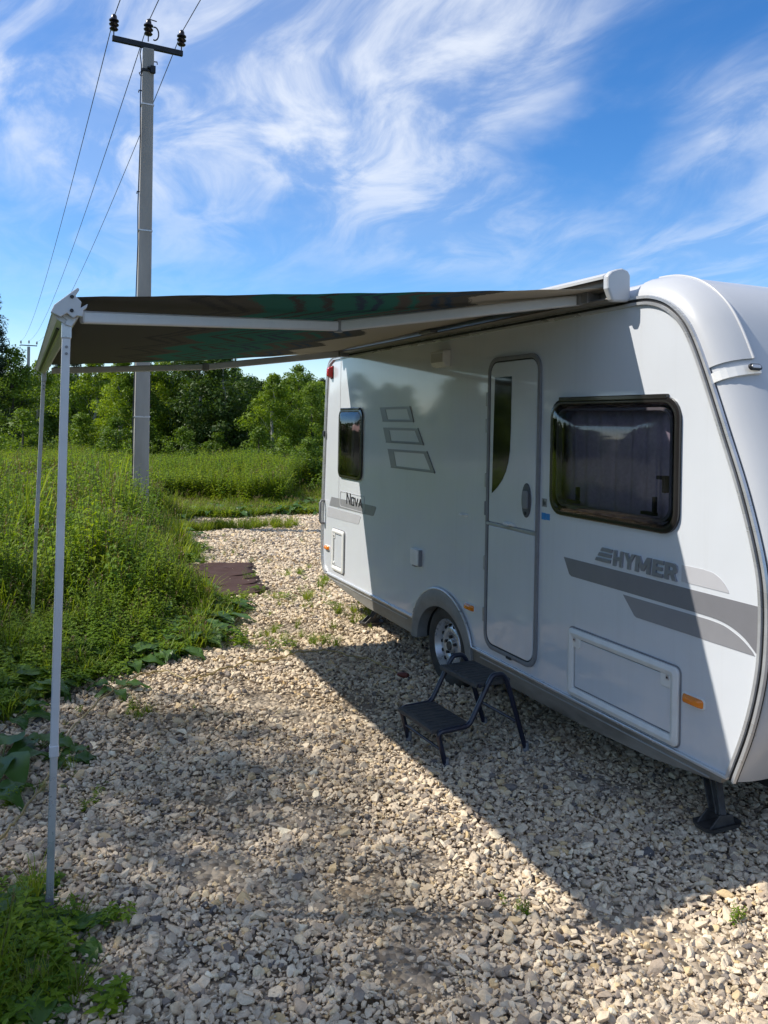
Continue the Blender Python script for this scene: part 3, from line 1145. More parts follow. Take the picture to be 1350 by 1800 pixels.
    curtain(FW[0] - 0.02, FW[1] + 0.02, FW[2] - 0.03, FW[3] + 0.03, WX + 0.085, (0.55, 0.50, 0.58), 9, fw)
    curtain(RW[0] - 0.02, RW[1] + 0.02, RW[2] - 0.03, RW[3] + 0.03, WX + 0.075, (0.34, 0.25, 0.255), 4, rw)

    # ---- door
    D0, D1, DZ0, DZ1 = 3.888, 4.464, 0.417, 2.264
    fr = MB()
    fr.ring(rrect(D0, D1, DZ0, DZ1, 0.10), rrect(D0 + 0.026, D1 - 0.026, DZ0 + 0.026, DZ1 - 0.026, 0.078), WX - 0.001, WX - 0.014, crown=0.004)
    door = fr.build('door', 'gasket', P, smooth=True)
    sl = MB()
    sl.ring(rrect(D0 + 0.026, D1 - 0.026, DZ0 + 0.026, DZ1 - 0.026, 0.078), rrect(D0 + 0.036, D1 - 0.036, DZ0 + 0.036, DZ1 - 0.036, 0.070), WX - 0.001, WX - 0.008)
    sl.build('seal', 'rubber', door, smooth=True)
    lf = MB()
    lf.plate(rrect(D0 + 0.034, D1 - 0.034, 1.222, DZ1 - 0.034, 0.070)[:14] + [(D0 + 0.034, 1.222), (D1 - 0.034, 1.222)], WX - 0.012, WX + 0.0)
    upper = lf.build('upper_leaf', 'white', door, bevel=0.004)
    lf = MB()
    lf.plate([(D1 - 0.034, 1.196), (D0 + 0.034, 1.196)] + rrect(D0 + 0.034, D1 - 0.034, DZ0 + 0.034, 1.196, 0.070)[14:], WX - 0.012, WX + 0.0)
    lf.build('lower_leaf', 'white', door, bevel=0.004)
    br = MB()
    br.box(WX - 0.017, WX - 0.002, D0 + 0.028, D1 - 0.012, 1.199, 1.219)
    br.build('middle_rail', 'alu_dull', door, bevel=0.003)
    gl = [(4.378, 2.136), (4.188, 2.136), (4.190, 1.80), (4.195, 1.68), (4.210, 1.61), (4.235, 1.55), (4.275, 1.495), (4.33, 1.445), (4.392, 1.404), (4.386, 1.75)]
    g = MB()
    g.plate(gl, WX - 0.0145, WX - 0.011)
    gmat = principled('black_glass', (0.008, 0.008, 0.010), 0.06, coat=0.5)
    dw = g.build('door_window', gmat, door)
    # handle: oval plate, recess and paddle
    hl = MB()
    ov = [(4.006 + 0.047 * math.cos(2 * math.pi * k / 32), 1.394 + 0.102 * math.sin(2 * math.pi * k / 32)) for k in range(32)]
    hl.plate(ov, WX - 0.020, WX - 0.010)
    hd = hl.build('door_handle', 'handle', door, bevel=0.004)
    pd = MB()
    pd.plate(rrect(3.978, 4.034, 1.345, 1.452, 0.012), WX - 0.030, WX - 0.019)
    pd.build('paddle', 'gasket', hd, bevel=0.004)
    kl = MB()
    kl.lathe([(0.011, WX - 0.024), (0.011, WX - 0.019)], 16, (0, 4.010, 1.318), 'X')
    kl.build('lock_barrel', 'rubber', hd)
    for zz in (0.62, 0.95, 1.30, 1.48, 1.83, 2.0):
        h = MB()
        h.box(WX - 0.020, WX - 0.002, D1 - 0.006, D1 + 0.012, zz - 0.045, zz + 0.045)
        h.build('hinge', 'alu_dull' if zz != 1.30 else 'gasket', door, bevel=0.004)
    s = MB()
    s.box(WX - 0.022, WX - 0.002, 4.14, 4.19, DZ0 - 0.006, DZ0 + 0.010)
    s.build('drip_clip', 'rubber', door, bevel=0.003)
    # door catch halves
    for (y0, y1, z0, z1, pp, xo) in ((4.708, 4.822, 1.216, 1.232, wall, WX), (4.13, 4.25, 1.222, 1.240, upper, WX - 0.012)):
        k = MB()
        k.box(xo - 0.010, xo + 0.001, y0, y1, z0, z1)
        k.box(xo - 0.028, xo - 0.009, (y0 + y1) / 2 - 0.02, (y0 + y1) / 2 + 0.02, z0 + 0.003, z1 - 0.002)
        k.build('door_catch', 'plastic', pp, bevel=0.003)

    # ---- three slanted outlined panels (printed frames)
    for ol, w in (([(6.198, 1.965), (5.623, 1.968), (5.549, 1.846), (6.130, 1.846)], 0.03),
                  ([(6.121, 1.797), (5.479, 1.799), (5.379, 1.676), (6.056, 1.674)], 0.03),
                  ([(6.025, 1.624), (5.322, 1.630), (5.190, 1.478), (5.949, 1.474)], 0.034)):
        cy = sum(p[0] for p in ol) / 4
        cz = sum(p[1] for p in ol) / 4
        hy = (max(p[0] for p in ol) - min(p[0] for p in ol)) / 2
        hz = (max(p[1] for p in ol) - min(p[1] for p in ol)) / 2
        inner = []
        for y, z in ol:
            sy = 1 - (0.070 if y < cy else 0.12) / hy
            inner.append((cy + (y - cy) * sy, cz + (z - cz) * (1 - 0.019 / hz)))
        v = MB()
        v.ring(ol, inner, WX + 0.001, WX - 0.003)
        pv = v.build('slanted_panel', 'decal_mid', P)
        e = MB()
        ed = [Vector((WX - 0.0035, *p)) for p in ol]
        e.bar(ed[1], ed[2], 0.010, 0.006, up=(1, 0, 0))
        e.bar(ed[2] + Vector((0, 0, 0.004)), ed[3] + Vector((0, 0, 0.004)), 0.008, 0.006, up=(1, 0, 0))
        e.build('panel_edge', 'decal_dark', pv)

    # ---- stripes
    def decal(loop, mat, name='stripe', x=0.0022):
        d = MB()
        d.plate(loop, WX - x, WX + 0.001)
        return d.build(name, mat, P)
    b1 = [(3.655, 1.116), (2.345, 1.118), (2.343, 1.08), (2.338, 0.955), (2.345, 0.915)] + \
         spline([(2.372, 0.925), (2.43, 0.972), (2.50, 1.003), (2.58, 1.018), (2.68, 1.021)], 3) + [(3.585, 1.021), (3.605, 1.03)]
    decal(b1, 'decal_dark')
    b2 = [(3.172, 1.005), (2.68, 1.006)] + spline([(2.62, 1.006), (2.54, 0.999), (2.46, 0.972), (2.40, 0.935), (2.378, 0.913)], 3) + [(3.075, 0.913), (3.09, 0.92)]
    decal(b2, 'decal_mid')
    b3 = [(2.785, 1.218)] + spline([(2.66, 1.219), (2.60, 1.212), (2.555, 1.190), (2.525, 1.160), (2.515, 1.142)], 3) + [(2.785, 1.142)]
    decal(b3, 'decal_pale')
    decal([(7.31, 1.114), (6.262, 1.128), (6.236, 1.118), (6.29, 1.048), (6.315, 1.040), (7.365, 1.026)], 'decal_mid')
    decal([(7.40, 1.010), (6.585, 1.016), (6.570, 1.005), (6.615, 0.938), (6.64, 0.930), (7.42, 0.912)], 'decal_pale')
    d = MB()
    d.ring(rrect(6.492, 7.085, 1.044, 1.192, 0.03), rrect(6.505, 7.072, 1.051, 1.185, 0.025), WX + 0.001, WX - 0.0035)
    d.build('badge_outline', 'decal_pale', P)
    # model lettering: N with small capitals
    def strokes(segs, y_left, z0, w, h, lw):
        b = MB()
        for (u0, v0, u1, v1) in segs:
            p, q = Vector((0, y_left - u0 * w, z0 + v0 * h)), Vector((0, y_left - u1 * w, z0 + v1 * h))
            dd = (q - p).normalized()
            nn = Vector((0, -dd.z, dd.y)) * lw / 2
            ex = dd * lw * 0.25
            lp = [p - ex + nn, q + ex + nn, q + ex - nn, p - ex - nn]
            b.plate([(a.y, a.z) for a in lp], WX - 0.0055, WX - 0.002)
        return b
    for segs, yl, w, h in (
            ([(0, 0, 0, 1), (0, 1, 1, 0), (1, 0, 1, 1)], 6.905, 0.082, 0.098),
            ([(0, 0, 0, 1), (0, 1, 1, 1), (1, 1, 1, 0), (1, 0, 0, 0)], 6.790, 0.056, 0.066),
            ([(0, 1, 0.5, 0), (0.5, 0, 1, 1)], 6.706, 0.062, 0.066),
            ([(0, 0, 0.5, 1), (0.5, 1, 1, 0), (0.2, 0.3, 0.8, 0.3)], 6.616, 0.066, 0.066)):
        s = strokes(segs, yl, 1.090, w, h, 0.0115)
        s.build('small_letter', 'black_decal', P)

    # maker lettering, raised: heavy slanted capitals drawn in a unit box
    glyphs = [
        ([(0, 0), (0.30, 0), (0.30, 0.38), (0.70, 0.38), (0.70, 0), (1, 0), (1, 1), (0.70, 1), (0.70, 0.62), (0.30, 0.62), (0.30, 1), (0, 1)], None, 0.0, 0.150),
        ([(0.36, 0), (0.64, 0), (0.64, 0.42), (1.0, 1), (0.70, 1), (0.5, 0.66), (0.30, 1), (0.0, 1), (0.36, 0.42)], None, 0.172, 0.165),
        ([(0, 0), (0.23, 0), (0.23, 0.56), (0.42, 0.12), (0.58, 0.12), (0.77, 0.56), (0.77, 0), (1, 0), (1, 1), (0.74, 1), (0.5, 0.46), (0.26, 1), (0, 1)], None, 0.352, 0.225),
        ([(0, 0), (1, 0), (1, 0.23), (0.36, 0.23), (0.36, 0.39), (0.92, 0.39), (0.92, 0.61), (0.36, 0.61), (0.36, 0.77), (1, 0.77), (1, 1), (0, 1)], None, 0.607, 0.150),
        ([(0, 0), (0.32, 0), (0.32, 0.34), (0.46, 0.34), (0.66, 0), (1.0, 0), (0.76, 0.40), (0.92, 0.50), (0.97, 0.68), (0.90, 0.88), (0.74, 0.98), (0.60, 1), (0, 1)],
         [(0.32, 0.56), (0.56, 0.56), (0.64, 0.61), (0.66, 0.67), (0.64, 0.73), (0.56, 0.78), (0.32, 0.78)], 0.782, 0.175)]

    def place(pts, x0, w_):
        out = []
        for u_, v_ in pts:
            out.append((3.240 - (x0 + u_ * w_ + 0.018 * (v_ - 0.5)) * 0.455, 1.137 + v_ * 0.080))
        return out
    for outer, hole, x0, w_ in glyphs:
        loops = [place(outer, x0, w_)] + ([place(hole, x0, w_)] if hole else [])
        bm = fill_loops(loops, WX - 0.010)
        lb = MB()
        bm.verts.index_update()
        lb.add([v.co[:] for v in bm.verts], [tuple(v.index for v in f.verts) for f in bm.faces])
        bm.free()
        for lp in loops:
            k = len(lp)
            lb.add([(WX - 0.010, *p) for p in lp] + [(WX + 0.001, *p) for p in lp], [(i, (i + 1) % k, (i + 1) % k + k, i + k) for i in range(k)])
        lb.build('raised_letter', 'letter', P)
    for k in range(3):
        z = 1.143 + k * 0.0275
        off = k * 0.021
        b = MB()
        b.plate([(3.385 - off, z), (3.372 - off, z + 0.019), (3.262 - k * 0.006, z + 0.019), (3.268 - k * 0.006, z)], WX - 0.010, WX + 0.001)
        b.build('emblem_bar', 'letter', P, bevel=0.002)

    # ---- service hatches
    def hatch(y0, y1, z0, z1, fw_, locks, name='service_hatch'):
        f = MB()
        f.ring(rrect(y0, y1, z0, z1, 0.028), rrect(y0 + fw_, y1 - fw_, z0 + fw_, z1 - fw_, 0.010), WX - 0.001, WX - 0.016, crown=0.010)
        h = f.build(name, 'plastic', P, smooth=True, bevel=0.003)
        sh_ = MB()
        sh_.ring(rrect(y0 - 0.007, y1 + 0.007, z0 - 0.007, z1 + 0.007, 0.034), rrect(y0 - 0.0005, y1 + 0.0005, z0 - 0.0005, z1 + 0.0005, 0.028), WX + 0.001, WX - 0.006)
        sh_.build('hatch_gasket', 'gasket', h, smooth=True)
        p = MB()
        p.plate(rrect(y0 + fw_ + 0.007, y1 - fw_ - 0.007, z0 + fw_ + 0.007, z1 - fw_ - 0.007, 0.008), WX - 0.007, WX - 0.001)
        p.build('hatch_panel', 'white', h, bevel=0.002)
        g_ = MB()
        g_.plate(rrect(y0 + fw_ - 0.002, y1 - fw_ + 0.002, z0 + fw_ - 0.002, z1 - fw_ + 0.002, 0.008), WX - 0.0035, WX - 0.001)
        g_.build('panel_gap', 'gasket', h)
        for ly, lz, s in locks:
            l = MB()
            l.plate(rrect(ly - s, ly + s, lz - s, lz + s, s * 0.3), WX - 0.0145, WX - 0.001)
            lo_ = l.build('lock_pad', 'plastic', h, bevel=0.003)
            kk = MB()
            kk.lathe([(0.012, WX - 0.019), (0.011, WX - 0.014)], 16, (0, ly, lz), 'X')
            ko = kk.build('lock', 'steel', lo_, smooth=True)
            kh = MB()
            kh.lathe([(0.0055, WX - 0.0205), (0.0055, WX - 0.0185)], 12, (0, ly, lz), 'X')
            kh.build('keyhole', 'rubber', lo_)
    hatch(2.782, 3.588, 0.386, 0.748, 0.046, [(3.530, 0.692, 0.042), (2.846, 0.690, 0.048)])
    hatch(6.940, 7.245, 0.430, 0.822, 0.042, [(7.195, 0.755, 0.024), (7.195, 0.490, 0.024)])

    # ---- lamps and small fittings
    def lens(y0, y1, z0, z1, mat, name, depth=0.022):
        b = MB()
        b.plate(rrect(y0 - 0.006, y1 + 0.006, z0 - 0.006, z1 + 0.006, 0.014), WX - 0.006, WX + 0.001)
        o_ = b.build(name, 'plastic' if mat == 'orange' else 'rubber', P, bevel=0.002)
        b = MB()
        b.dome(rrect(y0, y1, z0, z1, 0.012), WX - 0.006, depth, 5)
        l_ = face_out(b.build('lens', mat, o_, smooth=True))
        b = MB()
        b.tube([(WX - 0.006 - depth, (y0 + y1) / 2 - 0.005, (z0 + z1) / 2), (WX - 0.009 - depth, (y0 + y1) / 2 - 0.005, (z0 + z1) / 2)], 0.009, 10)
        b.build('lens_rib', mat, l_)
    lens(2.640, 2.762, 0.608, 0.646, 'orange', 'side_marker')
    lens(4.600, 4.722, 0.602, 0.640, 'orange', 'side_marker')
    lens(7.335, 7.455, 0.592, 0.630, 'orange', 'side_marker')
    lens(7.32, 7.385, 2.258, 2.375, 'red', 'tail_marker', 0.05)
    b = MB()       # awning lamp over the door
    b.plate_xz([(WX + 0.001, 2.240), (WX - 0.045, 2.245), (WX - 0.060, 2.27), (WX - 0.060, 2.352), (WX + 0.001, 2.362)], 4.985, 5.185)
    al = b.build('awning_lamp', 'plastic', P, bevel=0.008)
    b = MB()
    b.box(WX - 0.063, WX - 0.058, 5.00, 5.17, 2.272, 2.335)
    b.build('diffuser', principled('lamp_diffuser', (0.45, 0.44, 0.42), 0.5), al, bevel=0.002)
    b = MB()       # socket cover
    b.plate(rrect(5.385, 5.515, 0.770, 0.890, 0.012), WX - 0.034, WX + 0.001)
    sc_ = b.build('socket_cover', 'plastic', P, bevel=0.006)
    b = MB()
    b.box(WX - 0.026, WX - 0.0, 5.375, 5.3845, 0.768, 0.890)
    b.box(WX - 0.034, WX - 0.004, 5.43, 5.475, 0.760, 0.7695)
    b.build('cover_hinge', 'gasket', sc_, bevel=0.002)
    b = MB()
    b.plate([(3.869, 1.420), (3.822, 1.420), (3.822, 1.372), (3.869, 1.372)], WX - 0.002, WX + 0.001)
    st = b.build('sticker', 'decal_mid', P)
    b = MB()
    b.plate([(3.852 + 0.006 * math.cos(k), 1.396 + 0.02 * math.sin(k)) for k in np.linspace(0, 6.0, 10)], WX - 0.0028, WX - 0.0018)
    b.build('sticker_print', 'black_decal', st)
    b = MB()
    b.plate([(3.838 + 0.006 * math.cos(k), 1.392 + 0.014 * math.sin(k)) for k in np.linspace(0, 6.0, 10)], WX - 0.0028, WX - 0.0018)
    b.build('sticker_print', 'black_decal', st)
    b = MB()
    b.box(WX - 0.002, WX + 0.001, 3.832, 3.870, 1.298, 1.338)
    b.build('sticker', 'blue_decal', P)
    b = MB()
    b.box(WX - 0.002, WX + 0.001, 3.792, 3.828, 1.300, 1.336)
    b.build('sticker', 'blue_decal', P)
    # panel joint near the rear
    b = MB()
    b.box(WX - 0.002, WX + 0.001, 7.118, 7.124, 1.02, 2.42)
    b.build('panel_joint', 'decal_pale', P)
    # rear grab handle
    b = MB()
    b.tube([(2.76, 7.50, 1.06), (2.715, 7.50, 1.06), (2.70, 7.49, 1.04), (2.70, 7.49, 0.86), (2.715, 7.50, 0.84), (2.76, 7.50, 0.84)], 0.012, 10)
    b.build('grab_handle', 'gasket', P, smooth=True)
    b = MB()
    b.box(WX - 0.030, WX - 0.014, 7.475, 7.52, 1.69, 1.745)
    b.build('rear_clip', 'rubber', P, bevel=0.004)

    # ---- corner steadies
    def steady(x, y, sgn, foot_x, foot_y):
        b = MB()
        top = Vector((x + 0.16, y + 0.16 * sgn, 0.345))
        ft = Vector((foot_x, foot_y, 0.035))
        b.bar(top, ft + Vector((0, 0, 0.03)), 0.03, 0.008, up=(0, 1, 0))
        b.bar(top + Vector((0.0, 0.055, 0)), ft + Vector((0, 0.032, 0.03)), 0.008, 0.035, up=(1, 0, 0))
        b.bar(top + Vector((0.0, -0.055, 0)), ft + Vector((0, -0.032, 0.03)), 0.008, 0.035, up=(1, 0, 0))
        s_ = b.build('corner_steady', 'rust_steel', P, bevel=0.003)
        f = MB()
        c = ft
        lp = [(-0.08, -0.055), (0.07, -0.055), (0.09, -0.038), (0.09, 0.038), (0.07, 0.055), (-0.08, 0.055), (-0.105, 0.03), (-0.105, -0.03)]
        k = len(lp)
        f.add([(c.x + a * 1.0, c.y + b_ * 1.0, 0.018) for a, b_ in lp] + [(c.x + a * 1.12, c.y + b_ * 1.15, 0.040) for a, b_ in lp] +
              [(c.x + a * 0.92, c.y + b_ * 0.9, 0.030) for a, b_ in lp],
              [tuple(reversed(range(k)))] + [(i, (i + 1) % k, (i + 1) % k + k, i + k) for i in range(k)] +
              [(k + i, k + (i + 1) % k, 2 * k + (i + 1) % k, 2 * k + i) for i in range(k)] + [tuple(range(2 * k, 3 * k))])
        f.build('foot_plate', 'rust_steel', s_)
        for q in (-0.038, 0.038):
            w = MB()
            w.plate_xz([(c.x - 0.09, 0.032), (c.x + 0.06, 0.032), (c.x + 0.05, 0.075), (c.x - 0.03, 0.085)], c.y + q - 0.004, c.y + q + 0.004)
            w.build('foot_bracket', 'rust_steel', s_, bevel=0.002)
    steady(2.93, 2.80, 1, 2.95, 2.74)
    steady(2.90, 6.75, -1, 2.93, 6.70)
    steady(4.6, 2.85, 1, 4.7, 2.80)
    # drawbar nose frame ahead of the front panel
    b = MB()
    b.bar((3.2, 2.5, 0.27), (3.84, 1.15, 0.30), 0.06, 0.09)
    b.bar((4.55, 2.5, 0.27), (3.90, 1.15, 0.30), 0.06, 0.09)
    b.build('drawbar', 'rust_steel', P, bevel=0.004)
    return car


def wheel(P, x, y, z, s):
    """s = 1: outer face towards -x"""
    t = MB()
    R = 0.296
    prof = [(0.188, 0.0), (0.205, -0.008), (0.245, -0.014), (0.275, -0.006), (0.290, 0.012), (R, 0.030), (R, 0.075), (R - 0.005, 0.08), (R, 0.085), (R, 0.145), (0.288, 0.165), (0.245, 0.185), (0.188, 0.175)]
    t.lathe([(r, x + s * h) for r, h in prof], 48, (0, y, z), 'X', closed=True)
    w = t.build('wheel', 'tyre', P, smooth=True)
    r = MB()
    prof = [(0.192, 0.004), (0.186, -0.006), (0.180, 0.000), (0.174, 0.018), (0.166, 0.026), (0.160, 0.050), (0.150, 0.050), (0.128, 0.030), (0.105, 0.024), (0.085, 0.034), (0.062, 0.046), (0.045, 0.046), (0.044, 0.020), (0.030, 0.014), (0.004, 0.013)]
    r.lathe([(a, x + s * h) for a, h in prof], 48, (0, y, z), 'X', cap0=False)
    rim = r.build('rim', 'steel', w, smooth=True)
    for k in range(14):
        h = MB()
        a = 2 * math.pi * k / 14
        cy, cz = y + 0.140 * math.cos(a), z + 0.140 * math.sin(a)
        h.lathe([(0.0125, x + s * 0.028), (0.0125, x + s * 0.048)], 10, (0, cy, cz), 'X')
        h.build('slot_hole', 'dark', rim)
    for k in range(5):
        h = MB()
        a = 2 * math.pi * k / 5 + 0.3
        h.lathe([(0.011, x + s * 0.012), (0.012, x + s * 0.034)], 8, (0, y + 0.064 * math.cos(a), z + 0.064 * math.sin(a)), 'X')
        h.build('wheel_bolt', 'rubber', rim)
    h = MB()
    h.lathe([(0.030, x + s * 0.006), (0.034, x + s * 0.016), (0.034, x + s * 0.03)], 16, (0, y, z), 'X')
    h.build('hub_cap', 'rust_steel', rim, smooth=True)


build_caravan()


# ------------------------------------------------------------------ awning
def canopy_mat():
    m = principled('awning_cloth', (0.2, 0.18, 0.15), 0.95, spec=0.12)
    t = m.node_tree
    b = t.nodes['Principled BSDF']
    out = t.nodes['Material Output']
    geo = N(t, 'ShaderNodeNewGeometry')
    sep = N(t, 'ShaderNodeSeparateXYZ')
    L(t, geo, 'Position', sep, 0)
    # zig-zag wobble along the length of the awning
    wv = N(t, 'ShaderNodeTexWave', wave_type='BANDS', bands_direction='Y', wave_profile='TRI')
    wv.inputs['Scale'].default_value = 0.42
    wv.inputs['Distortion'].default_value = 2.2
    wv.inputs['Detail'].default_value = 2.0
    wv.inputs['Detail Scale'].default_value = 1.6
    L(t, geo, 'Position', wv, 'Vector')
    n = N(t, 'ShaderNodeTexNoise', i_Scale=2.2, i_Detail=3.0)
    L(t, geo, 'Position', n, 'Vector')
    x = math_node(t, 'ADD', sep.outputs[0], math_node(t, 'MULTIPLY_ADD', wv.outputs['Fac'], 0.22, -0.11))
    x = math_node(t, 'ADD', x, math_node(t, 'MULTIPLY_ADD', n.outputs[0], 0.16, -0.08))
    nf = N(t, 'ShaderNodeTexNoise', i_Scale=90.0, i_Detail=2.0)
    L(t, geo, 'Position', nf, 'Vector')
    x = math_node(t, 'ADD', x, math_node(t, 'MULTIPLY_ADD', nf.outputs[0], 0.10, -0.05))
    u = math_node(t, 'DIVIDE', math_node(t, 'SUBTRACT', x, 0.15), 2.55)
    r = N(t, 'ShaderNodeValToRGB')
    r.color_ramp.interpolation = 'CONSTANT'
    taupe, teal, blue, beige, dk = (0.112, 0.110, 0.103), (0.042, 0.185, 0.165), (0.050, 0.085, 0.14), (0.46, 0.42, 0.355), (0.075, 0.075, 0.08)
    seq = [(0.0, taupe), (0.225, dk), (0.245, taupe), (0.265, dk), (0.28, taupe), (0.32, teal), (0.385, dk), (0.40, teal), (0.435, dk), (0.45, teal), (0.50, blue), (0.515, teal), (0.535, blue), (0.55, teal),
           (0.59, taupe), (0.625, teal), (0.64, taupe), (0.675, blue), (0.69, taupe), (0.705, blue), (0.72, taupe), (0.765, beige)]
    e = r.color_ramp.elements
    e[0].position, e[0].color = seq[0][0], (*seq[0][1], 1)
    e[1].position, e[1].color = seq[-1][0], (*seq[-1][1], 1)
    for p, c in seq[1:-1]:
        k = e.new(p)
        k.color = (*c, 1)
    t.links.new(u, r.inputs[0])
    wv2 = N(t, 'ShaderNodeTexNoise', i_Scale=5.0, i_Detail=5.0)
    L(t, geo, 'Position', wv2, 'Vector')
    mul = N(t, 'ShaderNodeMix', data_type='RGBA', blend_type='MULTIPLY')
    mul.inputs['Factor'].default_value = 0.5
    L(t, r, 0, mul, 'A')
    L(t, wv2, 'Color', mul, 'B')
    L(t, r, 0, b, 'Base Color')
    tr = N(t, 'ShaderNodeBsdfTranslucent')
    L(t, r, 0, tr, 'Color')
    ms = N(t, 'ShaderNodeMixShader')
    ms.inputs[0].default_value = 0.09
    L(t, b, 0, ms, 1)
    L(t, tr, 0, ms, 2)
    L(t, ms, 0, out, 0)
    return m


def build_awning():
    aw = thing('awning', 'extended white cassette awning with taupe and teal cloth on the caravan side', 'awning', (2.7, 5.1, 2.46))
    P = aw
    Y0, Y1 = 3.19, 7.07
    # cassette: curved cover, back channel, roller
    cover = [(2.736, 2.470), (2.736, 2.585), (2.722, 2.606), (2.690, 2.613), (2.655, 2.606), (2.625, 2.595), (2.602, 2.580), (2.604, 2.566), (2.63, 2.580), (2.660, 2.592), (2.690, 2.599), (2.715, 2.594), (2.722, 2.580), (2.722, 2.470)]
    b = MB()
    b.plate_xz(cover, Y0, Y1)
    cas = b.build('cassette', 'shell', P)
    b = MB()
    b.plate_xz([(2.722, 2.462), (2.655, 2.462), (2.640, 2.470), (2.645, 2.478), (2.722, 2.478)], Y0, Y1)
    b.build('bottom_channel', 'roller', cas)
    b = MB()
    b.tube([(2.675, Y0, 2.548), (2.675, Y1, 2.548)], 0.034, 20)
    b.build('roller', 'roller', cas, smooth=True)
    for ya, yb in ((Y0 - 0.042, Y0 - 0.0005), (Y1 + 0.0005, Y1 + 0.042)):
        b = MB()
        b.plate_xz([(2.602, 2.515), (2.600, 2.578), (2.625, 2.601), (2.660, 2.614), (2.692, 2.621), (2.728, 2.611), (2.742, 2.588), (2.744, 2.475), (2.735, 2.458), (2.640, 2.452), (2.628, 2.462)], ya, yb)
        b.build('end_cap', 'shell', cas, bevel=0.012, segs=3)
    # brackets on the roof behind the cassette
    for yy in (3.35, 5.1, 6.9):
        b = MB()
        b.box(2.742, 2.80, yy - 0.05, yy + 0.05, 2.482, 2.53)
        b.build('bracket', 'gasket', cas, bevel=0.004)
    # cloth
    nx, ny = 26, 34
    vs = []
    for j in range(ny + 1):
        v = j / ny
        y = 3.235 + (7.045 - 3.235) * v
        za, zb = 2.289 - 0.034 * v, 2.531 - 0.045 * v
        for i in range(nx + 1):
            u = i / nx
            x = 0.185 + (2.652 - 0.185) * u
            z = za + (zb - za) * u - 0.014 * math.sin(math.pi * u) * (0.4 + v) + 0.0016 * math.sin(u * 46 + 2 * math.sin(v * 7)) - 0.006 * math.sin(math.pi * v) * math.sin(math.pi * u) + 0.002 * math.sin(v * 19 + u * 4)
            vs.append((x, y, z))
    b = MB()
    b.add(vs, [(j * (nx + 1) + i, j * (nx + 1) + i + 1, (j + 1) * (nx + 1) + i + 1, (j + 1) * (nx + 1) + i) for j in range(ny) for i in range(nx)])
    can = b.build('canopy', canopy_mat(), P, smooth=True)
    so = can.modifiers.new('thickness', 'SOLIDIFY')
    so.thickness = 0.0015
    # front rail
    b = MB()
    FY0, FY1 = 3.225, 7.06
    b.plate_xz([(0.098, 2.226), (0.108, 2.243), (0.178, 2.309), (0.186, 2.304), (0.124, 2.236), (0.116, 2.222)], FY0, FY1)
    fr = b.build('front_rail', 'shell', P, bevel=0.002)
    b = MB()
    b.plate_xz([(0.118, 2.226), (0.1305, 2.2365), (0.178, 2.286), (0.196, 2.262), (0.205, 2.235), (0.168, 2.176), (0.145, 2.182), (0.150, 2.200)], FY0, FY1)
    b.build('rail_body', 'silver_paint', fr, bevel=0.002)
    b = MB()
    b.plate_xz([(0.100, 2.226), (0.128, 2.230), (0.152, 2.199), (0.145, 2.183), (0.118, 2.200)], FY0 + 0.004, FY1 - 0.004)
    lowr = b.build('lower_face', 'shell', fr, bevel=0.002)
    b = MB()
    b.bar((0.1295, FY0 + 0.25, 2.1905), (0.1295, FY1 - 0.25, 2.1905), 0.012, 0.006, up=(-0.6, 0, -0.8))
    b.build('rail_slot', 'rubber', lowr)
    for ya, yb, q in ((FY0 - 0.03, FY0 - 0.0005, FY0 - 0.034), (FY1 + 0.0005, FY1 + 0.03, FY1 + 0.034)):
        b = MB()
        b.plate_xz([(0.094, 2.222), (0.106, 2.250), (0.186, 2.320), (0.192, 2.312), (0.178, 2.288), (0.200, 2.266), (0.196, 2.244), (0.222, 2.262), (0.218, 2.246), (0.206, 2.236), (0.204, 2.212), (0.184, 2.214), (0.172, 2.205), (0.150, 2.222), (0.128, 2.206)], ya, yb)
        cp = b.build('rail_end_cap', 'shell', fr, bevel=0.003)
        for cx, cz in ((0.166, 2.283), (0.166, 2.232)):
            b = MB()
            b.lathe([(0.007, q), (0.007, q + 0.006)], 10, (cx, 0, cz), 'Y')
            b.build('cap_screw', 'rubber', cp)
    # folding arms
    for pts, nm in (([(0.205, 3.31, 2.223), (1.468, 3.85, 2.326), (2.684, 3.41, 2.500)], 'n'), ([(0.22, 6.98, 2.205), (1.42, 6.86, 2.282), (2.684, 6.90, 2.462)], 'f')):
        p0, p1, p2 = [Vector(p) for p in pts]
        b = MB()
        b.bar(p0, p1, 0.034, 0.050)
        a = b.build('folding_arm', 'silver_paint', P, bevel=0.008)
        b = MB()
        b.bar(p1, p2, 0.038, 0.056)
        b.build('upper_arm', 'silver_paint', a, bevel=0.008)
        b = MB()
        b.tube([p1 + Vector((0, 0, -0.032)), p1 + Vector((0, 0, 0.032))], 0.024, 14)
        b.box(p1.x - 0.028, p1.x + 0.028, p1.y - 0.02, p1.y + 0.02, p1.z - 0.024, p1.z + 0.024)
        b.build('elbow', 'gasket', a, bevel=0.003)
        b = MB()
        b.box(p2.x - 0.055, p2.x + 0.03, p2.y - 0.07, p2.y + 0.05, p2.z - 0.030, p2.z + 0.030)
        b.tube([p2 + Vector((-0.045, 0, -0.034)), p2 + Vector((-0.045, 0, 0.034))], 0.022, 12)
        b.build('shoulder_bracket', 'gasket', a, bevel=0.004)
    # tension bar fitting half way
    b = MB()
    b.box(2.60, 2.66, 5.02, 5.20, 2.474, 2.494)
    b.build('cassette_latch', 'gasket', cas, bevel=0.003)
